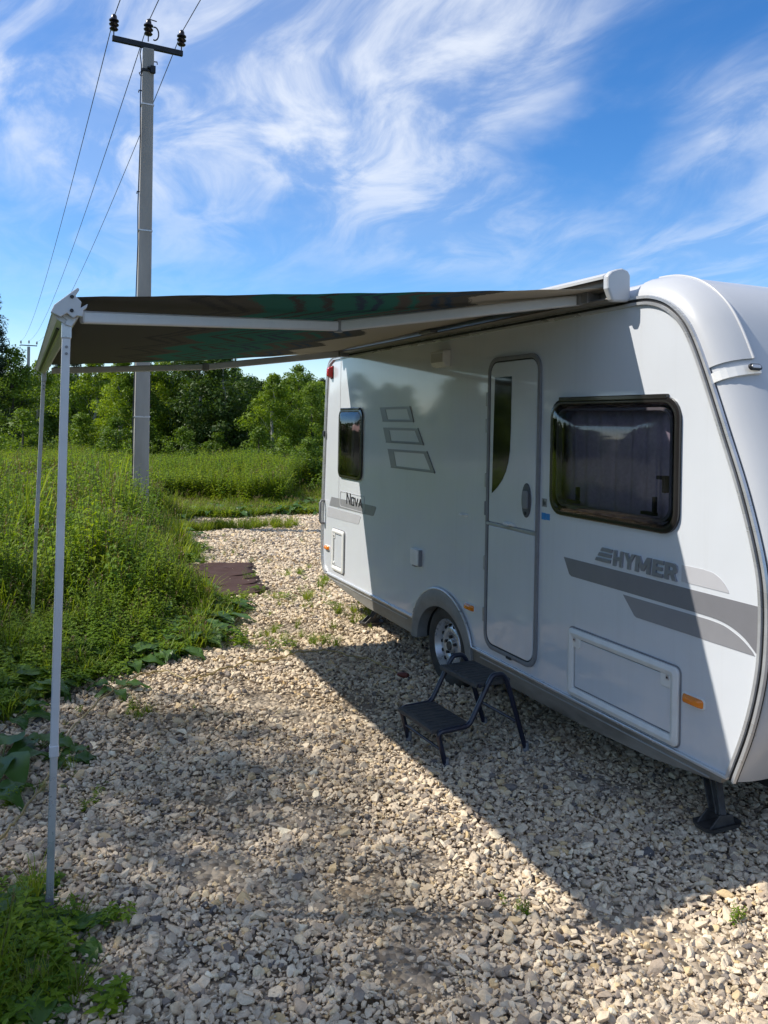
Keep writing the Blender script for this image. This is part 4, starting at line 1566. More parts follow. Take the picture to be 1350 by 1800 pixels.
    # legs: telescopic square tubes
    for (xt, yt, zt, xb, yb, zj) in ((0.152, 3.250, 2.200, 0.128, 3.243, 0.59), (0.165, 7.02, 2.185, 0.108, 7.13, 0.95)):
        top, foot = Vector((xt, yt, zt)), Vector((xb, yb, 0.005))
        j = foot + (top - foot) * (zj / zt)
        b = MB()
        b.bar(j - (top - foot).normalized() * 0.02, top, 0.030, 0.026, up=(0, 1, 0))
        leg = b.build('support_leg', 'silver_paint', P, bevel=0.004)
        b = MB()
        b.bar(foot, j, 0.027, 0.023, up=(0, 1, 0))
        b.build('inner_tube', 'alu', leg, bevel=0.003)
        b = MB()
        b.bar(j - Vector((0, 0, 0.022)), j + Vector((0, 0, 0.022)), 0.034, 0.030, up=(0, 1, 0))
        b.build('clamp', 'silver_paint', leg, bevel=0.004)
        b = MB()
        b.bar(top - Vector((0, 0, 0.07)), top + Vector((0, 0, 0.035)), 0.036, 0.032, up=(0, 1, 0))
        b.build('leg_joint', 'steel', leg, bevel=0.006)
        for dz in (0.10, 0.125):
            b = MB()
            b.lathe([(0.0055, yt - 0.018), (0.0055, yt - 0.012)], 10, (xt, 0, zt - dz), 'Y')
            b.build('leg_rivet', 'gasket', leg)
        b = MB()
        b.bar(foot + Vector((0, 0, -0.004)), foot + Vector((0, 0, 0.05)), 0.034, 0.030, up=(0, 1, 0), w2=0.028, h2=0.024)
        b.build('foot', 'gasket', leg, bevel=0.004)


build_awning()


# ------------------------------------------------------------------ folding step stool
def round_path(pts, r=0.03, k=5):
    P = [Vector(p) for p in pts]
    out = [P[0]]
    for i in range(1, len(P) - 1):
        a, b, c = P[i - 1], P[i], P[i + 1]
        d1, d2 = (a - b), (c - b)
        q = min(r, d1.length * 0.45, d2.length * 0.45)
        p1, p2 = b + d1.normalized() * q, b + d2.normalized() * q
        for j in range(k + 1):
            t = j / k
            out.append(p1 * (1 - t) ** 2 + b * 2 * t * (1 - t) + p2 * t * t)
    out.append(P[-1])
    return out


def build_stool():
    st = thing('step_stool', 'two tread black step stool with navy tube frame below the caravan door', 'step stool', (2.35, 4.0, 0))
    ang = rad(3)
    R = Matrix.Translation((2.045, 4.005, 0)) @ Matrix.Rotation(ang, 4, 'Z')

    def W(p):
        return R @ Vector(p)
    hw = 0.205
    for s in (1, -1):
        b = MB()
        y = s * hw
        side = round_path([W((0.055, y, 0.005)), W((0.0, y, 0.19)), W((0.20, y, 0.195)), W((0.325, y, 0.415)), W((0.350, y, 0.452)), W((0.415, y, 0.452)), W((0.445, y, 0.415)), W((0.585, y, 0.005))], 0.035)
        b.tube(side, 0.0145, 10)
        b.build('side_frame', 'step_frame', st, smooth=True)
    for (x0, x1, z, nm) in ((-0.03, 0.215, 0.205, 'tread'), (0.245, 0.485, 0.415, 'tread')):
        b = MB()
        lp = [(x0, -hw + 0.016), (x1, -hw + 0.016), (x1, hw - 0.016), (x0, hw - 0.016)]
        k = 4
        vs = [W((a, c, z - 0.028)) for a, c in lp] + [W((a, c, z)) for a, c in lp]
        b.add(vs, [(3, 2, 1, 0), (4, 5, 6, 7), (0, 1, 5, 4), (1, 2, 6, 5), (2, 3, 7, 6), (3, 0, 4, 7)])
        t = b.build(nm, 'step_rubber', st, bevel=0.007, segs=3)
        for q in range(9):
            b = MB()
            yy = -hw + 0.045 + q * (2 * hw - 0.09) / 8
            b.bar(W((x0 + 0.025, yy, z + 0.001)), W((x1 - 0.02, yy, z + 0.001)), 0.012, 0.003)
            b.build('tread_rib', 'step_rubber', t)
    b = MB()
    b.tube([W((0.030, -hw, 0.09)), W((0.030, hw, 0.09))], 0.008, 8)
    b.build('cross_bar', 'step_frame', st, smooth=True)
    b = MB()
    b.tube([W((0.535, -hw, 0.16)), W((0.535, hw, 0.16))], 0.009, 8)
    b.build('cross_bar', 'step_frame', st, smooth=True)
    for xx in (0.27, 0.46):
        b = MB()
        b.tube([W((xx, -hw, 0.40)), W((xx, hw, 0.40))], 0.010, 8)
        b.build('cross_bar', 'step_frame', st, smooth=True)
    for x in (0.057, 0.586):
        for s in (1, -1):
            b = MB()
            c = W((x, s * hw, 0.0))
            b.tube([c + Vector((0, 0, -0.004)), c + Vector((0, 0, 0.045))], [0.019, 0.016], 12)
            b.build('rubber_foot', 'gasket', st, smooth=True)


build_stool()


# ------------------------------------------------------------------ power poles and wires
def insulator(b, x, y, z):
    prof = [(0.010, z), (0.010, z + 0.10), (0.055, z + 0.105), (0.072, z + 0.125), (0.050, z + 0.150), (0.045, z + 0.165), (0.075, z + 0.185), (0.080, z + 0.20), (0.050, z + 0.225), (0.048, z + 0.24), (0.078, z + 0.255), (0.078, z + 0.27), (0.050, z + 0.29), (0.046, z + 0.33), (0.036, z + 0.355), (0.012, z + 0.372)]
    b.lathe([(r, h) for r, h in prof], 16, (x, y, 0), 'Z')


PTOP = [(1.29, 13.955, 8.45), (1.845, 13.975, 8.42), (2.40, 14.015, 8.42)]


def power_pole(px, py, h, w0, w1, label, arm, fine=True):
    p = thing('power_pole', label, 'power pole', (px, py, 0), 'concrete power poles carrying the line')
    b = MB()
    d0, d1 = 0.20, 0.16
    vs = [(px - w0 / 2, py - d0 / 2, -0.03), (px + w0 / 2, py - d0 / 2, -0.03), (px + w0 / 2 * 0.9, py + d0 / 2, -0.03), (px - w0 / 2 * 0.9, py + d0 / 2, -0.03),
          (px - w1 / 2, py - d1 / 2, h), (px + w1 / 2, py - d1 / 2, h), (px + w1 / 2 * 0.9, py + d1 / 2, h), (px - w1 / 2 * 0.9, py + d1 / 2, h)]
    b.add(vs, [(3, 2, 1, 0), (4, 5, 6, 7), (0, 1, 5, 4), (1, 2, 6, 5), (2, 3, 7, 6), (3, 0, 4, 7)])
    post = b.build('post', 'concrete', p, bevel=0.018)
    a0, a1 = Vector(arm[0]), Vector(arm[1])
    b = MB()
    b.bar(a0, a1, 0.065, 0.085)
    ca = b.build('crossarm', 'pole_steel', p, bevel=0.004)
    d = (a1 - a0)
    for t in (0.02, 0.5, 0.98):
        q = a0 + d * t
        b = MB()
        insulator(b, q.x, q.y, q.z + 0.03 + (0.05 if t == 0.5 else 0))
        b.build('insulator', 'porcelain', ca, smooth=True)
    if fine:
        b = MB()      # brackets and clamp under the arm
        b.tube([(px - 0.02, py - 0.1, h - 0.34), (px + 0.06, py - 0.115, h - 0.34)], 0.02, 8)
        b.box(px - w1 / 2 - 0.012, px + w1 / 2 + 0.012, py - d1 / 2 - 0.014, py + d1 / 2 + 0.012, h - 0.40, h - 0.355)
        b.box(px + 0.03, px + w1 / 2 + 0.02, py - d1 / 2 - 0.05, py - d1 / 2, h - 0.42, h - 0.30)
        b.build('clamp', 'pole_steel', p, bevel=0.004)
        b = MB()      # earth wire down the post
        pts = [(px - w1 / 2 - 0.02, py - 0.05, h + 0.02), (px - w1 / 2 - 0.045, py - 0.06, h - 0.12), (px - w1 / 2 - 0.02, py - 0.06, h - 0.3)]
        for k in range(1, 14):
            f = k / 13
            pts.append((px - (w1 + (w0 - w1) * f) / 2 - 0.016 - 0.008 * math.sin(k * 2.1), py - 0.05, h - 0.3 - (h - 0.3) * f))
        b.tube(pts, 0.009, 6)
        b.tube([(px - w1 / 2 - 0.03, py - 0.1, h - 0.43), (px - w1 / 2 - 0.06, py - 0.11, h - 0.46), (px - w1 / 2 - 0.04, py - 0.11, h - 0.50), (px - w1 / 2 - 0.01, py - 0.1, h - 0.49)], 0.008, 6)
        b.build('earth_wire', 'pole_steel', p, smooth=True)
        for zz in (h - 0.95, h - 3.05, 1.85):
            f = 1 - zz / h
            w = w1 + (w0 - w1) * f
            b = MB()
            dd = d1 + (d0 - d1) * f
            b.box(px - w / 2 - 0.008, px + w / 2 + 0.006, py - dd / 2 - 0.007, py + dd / 2 + 0.005, zz, zz + 0.022)
            b.build('wire_band', 'steel', p)
        for zz, sx in ((h - 0.72, -1), (h - 2.4, -1), (h - 0.2, 1)):
            b = MB()
            b.tube([(px + sx * (w1 / 2), py - 0.04, zz), (px + sx * (w1 / 2 + 0.05), py - 0.05, zz), (px + sx * (w1 / 2 + 0.055), py - 0.05, zz - 0.04)], 0.010, 6)
            b.build('step_hook', 'pole_steel', p)
        b = MB()      # hook shaped spark gap beside the middle insulator
        q = a0 + d * 0.5
        pts = []
        for k in range(12):
            a = rad(-110 + 20 * k)
            pts.append((q.x + 0.10 + 0.065 * math.cos(a), q.y - 0.02, q.z + 0.22 + 0.11 * math.sin(a)))
        b.tube(pts, 0.012, 6)
        b.tube([(q.x, q.y, q.z + 0.455), (q.x + 0.13, q.y - 0.02, q.z + 0.43)], 0.009, 6)
        b.build('arcing_horn', 'pole_steel', ca, smooth=True)
    return p


power_pole(1.845, 13.98, 8.00, 0.262, 0.182, 'tall pale concrete power pole standing in the weeds behind the awning', ((1.27, 13.955, 8.06), (2.42, 14.015, 8.06)))
power_pole(0.55, 76.5, 7.85, 0.30, 0.24, 'small distant power pole above the trees at the left edge', ((-0.10, 76.45, 7.95), (1.22, 76.55, 7.95)), fine=False)


def wires():
    names = ['left-hand power line wire on the outer insulator of the near pole', 'middle power line wire crossing the top of the near pole', 'right-hand power line wire on the insulator nearest the caravan']
    for k in range(3):
        t = (0.02, 0.5, 0.98)[k]
        dz = 0.36 + (0.05 if k == 1 else 0)
        n = Vector((1.27 + 1.15 * t, 13.955 + 0.06 * t, 8.06 + dz))
        f = Vector((-0.10 + 1.32 * t, 76.5, 7.95 + dz))
        e = n + (n - f) * 0.75 + Vector((0.6, 0, 0.2))
        pts = []
        for a, c, sag, m in ((f, n, 1.15, 24), (n, e, 0.75, 18)):
            for i in range(m + (1 if c is e else 0)):
                u = i / m
                p = a.lerp(c, u)
                p.z -= sag * 4 * u * (1 - u)
                pts.append(p)
        b = MB()
        b.tube(pts, 0.0075, 6)
        o = b.build('power_wire', 'wire', None, smooth=True)
        tag(o, names[k], 'wire', 'overhead wires')


wires()


# ------------------------------------------------------------------ maroon mat at the edge of the weeds
def build_mat():
    root = thing('floor_mat', 'ragged dark maroon sheet lying where gravel meets the weeds', 'mat', (2.15, 9.2, 0))
    rr = random.Random(3)
    segs = [(8.26, 8.90, 2.32), (8.72, 9.40, 2.38), (9.22, 9.86, 2.44), (9.66, 10.2, 2.56)]
    for i, (y0, y1, xr) in enumerate(segs):
        n = 16
        right = []
        for k in range(n + 1):
            u = k / n
            xx = xr - 0.02 + 0.16 * math.sin(math.pi * u) ** 0.7 + rr.uniform(-0.045, 0.045) - (0.26 if u > 0.80 else 0) * rr.uniform(0.5, 1)
            right.append((xx, y0 + (y1 - y0) * u))
        vs, fs = [], []
        m = 14
        for k, (xx, y) in enumerate(right):
            for j in range(m + 1):
                v = j / m
                z = 0.022 + i * 0.002 + 0.004 * (1 - k / n) + 0.004 * math.sin(k * 0.7 + j * 0.5) + 0.004 * math.sin(j * 0.9 + i)
                vs.append((1.55 + (xx - 1.55) * v, y, z))
        for k in range(n):
            for j in range(m):
                fs.append((k * (m + 1) + j, k * (m + 1) + j + 1, (k + 1) * (m + 1) + j + 1, (k + 1) * (m + 1) + j))
        b = MB()
        b.add(vs, fs)
        o = b.build('sheet', 'rug', root, smooth=True)
        s = o.modifiers.new('thickness', 'SOLIDIFY')
        s.thickness = 0.006


build_mat()


# ------------------------------------------------------------------ yellow hose lying on the gravel
def build_hose():
    h = thing('hose', 'thin yellowish hose snaking over the gravel from the caravan wheel to the weeds', 'hose', (1.4, 5.9, 0))
    ctl = [(2.50, 5.26), (2.48, 5.50), (2.37, 5.78), (2.17, 6.00), (1.95, 5.98), (1.78, 5.90), (1.58, 5.90), (1.41, 5.82), (1.22, 5.70), (1.08, 5.68), (0.93, 5.92), (0.72, 5.78), (0.48, 5.40), (0.30, 4.98), (0.20, 4.55), (0.11, 4.22), (0.02, 3.98), (-0.06, 3.78), (-0.3, 3.5)]
    pts = [(x, y, 0.036 + 0.008 * math.sin(i * 0.9) + 0.006 * math.sin(i * 2.3)) for i, (x, y) in enumerate(spline(ctl, 6))]
    b = MB()
    b.tube(pts, 0.0058, 7)
    b.build('hose_run', 'cable', h, smooth=True)
    b = MB()
    b.tube([(2.505, 5.24, 0.032), (2.53, 5.20, 0.036), (2.55, 5.17, 0.034)], [0.014, 0.021, 0.018], 10)
    b.build('coupling', 'plug', h, smooth=True)


build_hose()
# ------------------------------------------------------------------ plants: shapes shared by the scatters
def leaf(b, base, d, length, width, fold=0.25, droop=0.25, roll=0.0):
    """a folded leaf of four triangles"""
    d = Vector(d).normalized()
    s = d.cross(Vector((0, 0, 1)))
    if s.length < 1e-3:
        s = Vector((1, 0, 0))
    s.normalize()
    u = s.cross(d).normalized()
    base = Vector(base)
    mid = base + d * length * 0.45 + u * length * 0.02
    tip = base + d * length - Vector((0, 0, 1)) * length * droop
    l_ = mid + s * width / 2 + u * width * fold
    r_ = mid - s * width / 2 + u * width * fold
    b.add([base, l_, tip, r_, mid], [(0, 4, 1), (1, 4, 2), (0, 3, 4), (3, 2, 4)])


def raw_mesh(b, name, mats, split=None):
    me = bpy.data.meshes.new(name)
    me.from_pydata(b.v, [], b.f)
    for m in mats:
        me.materials.append(M[m])
    if split is not None:
        for i, p in enumerate(me.polygons):
            p.material_index = 0 if i < split else 1
    return me


def weed_shape(k, mat='weed', slender=False):
    """upright leafy stalk about one metre tall, several stems"""
    r = random.Random(200 + k)
    lv, st = MB(), MB()
    stems = r.choice((2, 3, 3, 4))
    for s in range(stems):
        bx, by = r.uniform(-0.08, 0.08), r.uniform(-0.08, 0.08)
        lean = Vector((r.uniform(-0.22, 0.22), r.uniform(-0.22, 0.22), 1)).normalized()
        h = r.uniform(0.75, 1.08)
        st.tube([(bx, by, 0), Vector((bx, by, 0)) + lean * h * 0.5, Vector((bx, by, 0)) + lean * h + Vector((r.uniform(-0.03, 0.03), r.uniform(-0.03, 0.03), 0))], [0.007, 0.005, 0.002], 4, cap=False)
        m = 26 if slender else 20
        for q in range(m):
            t = 0.10 + 0.9 * (q + r.random() * 0.6) / m
            a = q * 2.4 + r.uniform(-0.4, 0.4)
            p = Vector((bx, by, 0)) + lean * h * t
            up = r.uniform(0.1, 0.7) if slender else r.uniform(-0.1, 0.5)
            ln = (0.17 if slender else 0.16) * (1.15 - 0.75 * t) * r.uniform(0.8, 1.25)
            leaf(lv, p, (math.cos(a), math.sin(a), up), ln, ln * (0.30 if slender else 0.46), 0.15, 0.3)
    n = len(lv.f)
    lv.add(st.v, st.f)
    return raw_mesh(lv, 'weed_shape', (mat, 'stem'), n)


def grass_shape(k, blades=34):
    r = random.Random(300 + k)
    b = MB()
    for _ in range(blades):
        a = r.uniform(0, 6.283)
        base = Vector((r.gauss(0, 0.05), r.gauss(0, 0.05), 0))
        h = r.uniform(0.45, 1.0)
        out = Vector((math.cos(a), math.sin(a), 0)) * r.uniform(0.08, 0.42)
        s = Vector((-math.sin(a), math.cos(a), 0)) * r.uniform(0.006, 0.011)
        p1 = base + out * 0.30 + Vector((0, 0, h * 0.55))
        p2 = base + out * 0.75 + Vector((0, 0, h * 0.88))
        p3 = base + out * 1.25 + Vector((0, 0, h * r.uniform(0.78, 1.05)))
        b.add([base - s, base + s, p1 + s * 0.9, p1 - s * 0.9, p2 + s * 0.55, p2 - s * 0.55, p3], [(0, 1, 2, 3), (3, 2, 4, 5), (5, 4, 6)])
    n = len(b.f)
    if k % 2 == 0:      # a few flowering stalks with pale heads
        for _ in range(3):
            a = r.uniform(0, 6.283)
            p0 = Vector((r.gauss(0, 0.04), r.gauss(0, 0.04), 0))
            p1 = p0 + Vector((math.cos(a) * 0.10, math.sin(a) * 0.10, r.uniform(0.9, 1.15)))
            b.tube([p0, p0.lerp(p1, 0.6) + Vector((0, 0, 0.03)), p1], [0.003, 0.0025, 0.002], 3, cap=False)
            for q in range(7):
                aa = q * 2.4
                leaf(b, p1 - Vector((0, 0, 0.018 * q)), (math.cos(aa), math.sin(aa), 1.6), 0.05, 0.014, 0.1, 0.1)
    return raw_mesh(b, 'grass_shape', ('grass', 'dry'), n)


def cover_shape(k):
    """low spreading cover of small leaves, unit about 0.3 m wide and 0.2 m tall"""
    r = random.Random(400 + k)
    b = MB()
    for _ in range(11):
        a = r.uniform(0, 6.283)
        d = r.uniform(0.02, 0.16)
        top = Vector((math.cos(a) * d, math.sin(a) * d, r.uniform(0.06, 0.22)))
        for q in range(r.choice((4, 5, 6))):
            aa = r.uniform(0, 6.283)
            leaf(b, top + Vector((r.gauss(0, 0.01), r.gauss(0, 0.01), r.gauss(0, 0.012))), (math.cos(aa), math.sin(aa), r.uniform(-0.1, 0.5)), r.uniform(0.05, 0.09), r.uniform(0.022, 0.040), 0.15, 0.25)
    return raw_mesh(b, 'cover_shape', ('weed',))


def broad_leaf(b, base, az, pet, tilt, L_, W_, r, wav=0.02):
    """one large heart-shaped leaf on a stalk, in a 6 x 4 grid; returns stalk path"""
    d = Vector((math.cos(az), math.sin(az), 0))
    s = Vector((-math.sin(az), math.cos(az), 0))
    root = Vector(base)
    att = root + d * pet * 0.7 + Vector((0, 0, pet * tilt))
    nu, nv = 7, 4
    vs = []
    for i in range(nu + 1):
        u = i / nu
        w = W_ * (math.sin(math.pi * min(1, (u + 0.06)) ** 0.62) ** 0.8 if u < 1 else 0.0)
        for j in range(-nv // 2, nv // 2 + 1):
            v = j / (nv / 2)
            p = att + d * (L_ * (u - 0.10 * abs(v) * (1 - u))) + s * (w / 2 * v)
            p.z += L_ * (0.22 * u - 0.55 * u * u) + abs(v) * w * 0.12 + wav * math.sin(u * 11 + v * 5 + az) * abs(v)
            vs.append(p)
    k = nv + 1
    b.add(vs, [(i * k + j, i * k + j + 1, (i + 1) * k + j + 1, (i + 1) * k + j) for i in range(nu) for j in range(nv)])
    return [root, root.lerp(att, 0.5) + Vector((0, 0, 0.01)), att]


def broad_shape(k, n=7):
    r = random.Random(500 + k)
    b, st = MB(), MB()
    for i in range(n):
        L_ = r.uniform(0.20, 0.34)
        path = broad_leaf(b, (r.gauss(0, 0.015), r.gauss(0, 0.015), 0), i * 2.4 + r.uniform(-0.3, 0.3), r.uniform(0.10, 0.26), r.uniform(0.5, 1.2), L_, L_ * r.uniform(0.55, 0.75), r)
        st.tube(path, 0.006, 5, cap=False)
    m = len(b.f)
    b.add(st.v, st.f)
    return raw_mesh(b, 'broad_shape', ('broad', 'stem'), m)


WEEDS = [weed_shape(k) for k in range(5)]
FIELD = [weed_shape(k + 20, 'weed_field', True) for k in range(4)]
GRASS = [grass_shape(k) for k in range(4)]
COVER = [cover_shape(k) for k in range(4)]
BROAD = [broad_shape(k) for k in range(4)]
PLANTS = WEEDS + GRASS + COVER + BROAD + FIELD
I_W, I_G, I_C, I_B, I_F = 0, 5, 9, 13, 17
plant_coll = make_variants('plant_shape', PLANTS)


def plant_mass(name, label, rows):
    """rows: (x, y, kind index, height scale, width scale)"""
    A = np.array(rows)
    n = len(A)
    pts = np.stack([A[:, 0], A[:, 1], np.full(n, -0.02)], 1)
    rot = np.stack([rng.normal(0, 0.08, n), rng.normal(0, 0.08, n), rng.uniform(0, 6.283, n)], 1)
    scl = np.stack([A[:, 4], A[:, 4], A[:, 3]], 1)
    o = scatter(name, pts, rot, scl, A[:, 2].astype(int), plant_coll)
    o['label'] = label
    o['category'] = 'plants'
    return o


def smooth_noise(x, y):
    return 0.5 + 0.25 * np.sin(x * 1.7 + 1.3 * np.sin(y * 0.9)) + 0.25 * np.sin(y * 1.3 + 1.1 * np.sin(x * 1.1 + 2))


def build_left_weeds():
    rows = []
    n = 16000
    ys = 4.9 + (15.6 - 4.9) * rng.random(n)
    xs = -2.6 + (3.0 + 2.6) * rng.random(n)
    for x, y in zip(xs, ys):
        e = float(edge_x(y)) + 0.10 * math.sin(y * 5.1) + 0.07 * math.sin(y * 11.7 + 1) + 0.05 * math.sin(y * 23) + float(rng.exponential(0.07)) - 0.06
        d = e - x
        if d < 0:
            continue
        nz = float(smooth_noise(np.array(x), np.array(y)))
        # tall stand sets in behind the far awning leg
        tall = 0.12 + 0.62 * min(1, max(0, (y - 6.5) / 1.6)) * min(1, d / 0.9) + 0.10 * nz
        if y > 11:
            tall *= 1.05
        if y < 6.9 and x < 0.75:
            tall = 0.10 + 0.22 * min(1, d / 0.7) * nz * 1.5 + 0.10 * max(0, y - 6.0)
        if x > 1.5 and 8.2 < y < 10.3:
            tall *= 0.5
            if x > 1.78 or rng.random() < 0.5:
                continue
        # keep the pole foot and the mat readable
        u = rng.random()
        if d < 0.35:
            k = I_C if u < 0.55 else (I_G if u < 0.85 else I_B)
        else:
            k = I_W if u < 0.52 else (I_C if u < 0.76 else (I_G if u < 0.90 else I_B))
        if k == I_W and rng.random() < 0.1:
            k = I_F
        patch = 0.5 + 0.5 * math.sin(x * 4.3 + 1.7 * math.sin(y * 2.1)) * math.sin(y * 3.1 + 1.3 * math.sin(x * 2.7))
        h = tall * rng.uniform(0.55, 1.1) * (0.65 + 0.6 * patch)
        if y > 7 and rng.random() < 0.05:
            h *= 1.5
        if k == I_W:
            rows.append((x, y, I_W + rng.integers(0, 5), h, max(0.45, h * 0.9)))
        elif k == I_F:
            rows.append((x, y, I_F + rng.integers(0, 4), h * 1.1, max(0.5, h)))
        elif k == I_G:
            rows.append((x, y, I_G + rng.integers(0, 4), h * 1.05, 0.35 + 0.6 * h))
        elif k == I_C:
            w_ = (0.42 + 0.4 * rng.random()) if d < 0.4 else (0.65 + 0.6 * rng.random())
            rows.append((x, y, I_C + rng.integers(0, 4), 0.45 + 1.3 * h * rng.random(), w_))
        else:
            if rng.random() < 0.55:
                rows.append((x, y, I_B + rng.integers(0, 4), 0.35 + 0.9 * h, 0.45 + 0.5 * rng.random()))
    print('left weeds', len(rows))
    plant_mass('weeds', 'dense green weeds and grass growing along the left side of the gravel', rows)


def build_near_weeds():
    rows = []
    for _ in range(1500):
        y = rng.uniform(2.0, 3.75)
        x = rng.uniform(-0.9, 0.45)
        e = float(edge_x(y)) + 0.06 * math.sin(y * 19) + float(rng.exponential(0.06)) - 0.05
        d = e - x
        if d < 0:
            continue
        gap = math.sin(x * 13 + 2 * math.sin(y * 7)) * math.sin(y * 11 + 1.5 * math.sin(x * 9))
        if gap > 0.35 and rng.random() < 0.75:
            continue
        u = rng.random()
        h = 0.05 + 0.20 * min(1, d / 0.35) * rng.uniform(0.3, 1.2)
        if u < 0.34:
            rows.append((x, y, I_C + rng.integers(0, 4), 0.2 + 1.4 * h, 0.28 + 0.35 * rng.random()))
        elif u < 0.62:
            rows.append((x, y, I_W + rng.integers(0, 5), h * 1.3, 0.28 + 0.22 * rng.random()))
        elif u < 0.72:
            rows.append((x, y, I_B + rng.integers(0, 4), 0.2 + 0.6 * h, 0.20 + 0.22 * rng.random()))
        else:
            rows.append((x, y, I_G + rng.integers(0, 4), h * rng.uniform(0.8, 1.9), 0.18 + 0.16 * rng.random()))
    plant_mass('leg_foot_weeds', 'low leafy weeds around the foot of the nearer awning leg', rows)
    # sparse sprouts through the gravel towards the far end
    rows = []
    for cx, cy, rx, ry, n in ((2.7, 7.6, 0.5, 0.6, 26), (3.1, 8.9, 0.4, 0.6, 22), (2.2, 6.6, 0.45, 0.35, 16), (2.7, 10.4, 0.6, 0.8, 16), (1.7, 6.5, 0.25, 0.25, 14), (2.35, 8.2, 0.3, 0.25, 20), (3.3, 12.0, 0.8, 0.8, 12), (0.55, 5.2, 0.3, 0.25, 12), (0.25, 4.3, 0.25, 0.3, 10)):
        for _ in range(n):
            k = (I_G, I_C, I_G, I_W)[int(rng.integers(0, 4))]
            sz = rng.uniform(0.05, 0.12)
            rows.append((cx + rng.normal(0, rx * 0.6), cy + rng.normal(0, ry * 0.6), k + rng.integers(0, 4), sz * (3 if k == I_C else 1), sz * (2.2 if k == I_C else 1.6)))
    plant_mass('gravel_sprouts', 'sparse small sprouts scattered through the sunlit gravel', rows)


def build_far_field():
    rows = []
    n = 21000
    ys = 14.6 + (31 - 14.6) * rng.random(n) ** 1.15
    for y in ys:
        x = rng.uniform(-0.06 * y - 1.2, 0.385 * y + 1.6)
        c, s = math.cos(rad(YAW)), math.sin(rad(YAW))
        f = x * s + y * c
        rr = x * c - y * s
        wall = 17.6 + 0.9 * math.sin(x * 0.9 + 1) + 0.5 * math.sin(x * 2.3) + (1.6 if x < 1.5 else 0)
        nz = float(smooth_noise(np.array(x * 0.8), np.array(y * 0.8)))
        if x > 2.7 and y < 15.05 + 0.15 * math.sin(x * 3):
            continue
        u = rng.random()
        if y > wall:
            h = 0.72 + 0.34 * nz
            h *= rng.uniform(0.8, 1.15)
            if u < 0.70:
                rows.append((x, y, I_F + rng.integers(0, 4), h, 0.9 + 0.3 * rng.random()))
            elif u < 0.92:
                rows.append((x, y, I_W + rng.integers(0, 5), h * 0.95, 0.9))
            else:
                rows.append((x, y, I_G + rng.integers(0, 4), h * 0.9, 1.0))
        else:
            h = 0.10 + 0.18 * nz + 0.25 * max(0, (y - wall + 1.4) / 1.4) * rng.random()
            if x < 2.4:
                h += 0.3
            if u < 0.72:
                rows.append((x, y, I_G + rng.integers(0, 4), h * rng.uniform(0.7, 1.3), 0.55 + 0.2 * rng.random()))
            elif u < 0.93:
                rows.append((x, y, I_C + rng.integers(0, 4), 0.5 + h, 1.0))
            elif u < 0.97:
                rows.append((x, y, I_B + rng.integers(0, 4), 0.7, 0.7))
    # grass swath across the far end of the lot
    for _ in range(420):
        x = rng.uniform(2.2, 4.6)
        y = 13.5 + 0.12 * math.sin(x * 2) + rng.normal(0, 0.12)
        if rng.random() < (x - 2.2) / 3.0:
            continue
        rows.append((x, y, (I_G if rng.random() < 0.6 else I_C) + rng.integers(0, 4), 0.16 + 0.08 * rng.random(), 0.35))
    print('field', len(rows))
    plant_mass('meadow', 'tall yellow-green weeds filling the field between the gravel and the trees', rows)


build_left_weeds()
build_near_weeds()
build_far_field()


# ------------------------------------------------------------------ single plants on the gravel
def tuft(x, y, h, w, label, kind='g'):
    o = thing('grass_tuft' if kind == 'g' else 'weed_seedling', label, 'grass tuft' if kind == 'g' else 'weed', (x, y, 0), 'tufts growing through the gravel')
    r = random.Random(int(x * 1000 + y * 77))
    lst = [(GRASS, 3), (COVER, 1)] if kind == 'g' else [(COVER, 2), (WEEDS, 1)]
    for coll, n in lst:
        for _ in range(n):
            me = r.choice(coll)
            c = bpy.data.objects.new('leaves', me)
            COL.objects.link(c)
            c.parent = o
            c.location = (r.gauss(0, w * 0.35), r.gauss(0, w * 0.35), -0.01)
            c.rotation_euler = (0, 0, r.uniform(0, 6.28))
            if coll is COVER:
                c.scale = (w * 1.6, w * 1.6, h * 3.2)
            elif coll is WEEDS:
                c.scale = (w * 1.2, w * 1.2, h * 1.2)
            else:
                c.scale = (w * 1.15, w * 1.15, h)


tuft(3.17, 8.65, 0.13, 0.26, 'grass tuft just left of the caravan rear corner')
tuft(3.03, 9.25, 0.11, 0.20, 'thin grass tuft on the gravel nearest the far end of the mat')
tuft(2.82, 7.32, 0.13, 0.34, 'wide grass tuft left of the rear corner steady')
tuft(2.68, 8.03, 0.11, 0.26, 'sparse grass tuft in the middle of the gravel beyond the rear steady')
tuft(2.33, 6.30, 0.11, 0.24, 'round green tuft standing alone in the sunlit gravel')
tuft(2.02, 6.72, 0.09, 0.18, 'small tuft on the sunlit gravel left of the round green tuft')
tuft(1.97, 6.26, 0.10, 0.20, 'small leafy weed beside the hose in the gravel', 'w')
tuft(1.76, 2.61, 0.07, 0.09, 'tiny bright seedling alone in the foreground gravel', 'w')
tuft(2.50, 2.20, 0.07, 0.10, 'tiny weed in the gravel at the right edge below the caravan nose', 'w')
tuft(2.90, 6.85, 0.10, 0.26, 'dark tuft right beside the rear corner steady')
tuft(2.46, 9.0, 0.14, 0.20, 'tuft against the right edge of the maroon mat', 'w')
tuft(2.30, 8.15, 0.13, 0.34, 'leafy weed in front of the maroon mat', 'w')
tuft(1.62, 6.35, 0.16, 0.30, 'dark leafy clump at the tip of the weed bank', 'w')


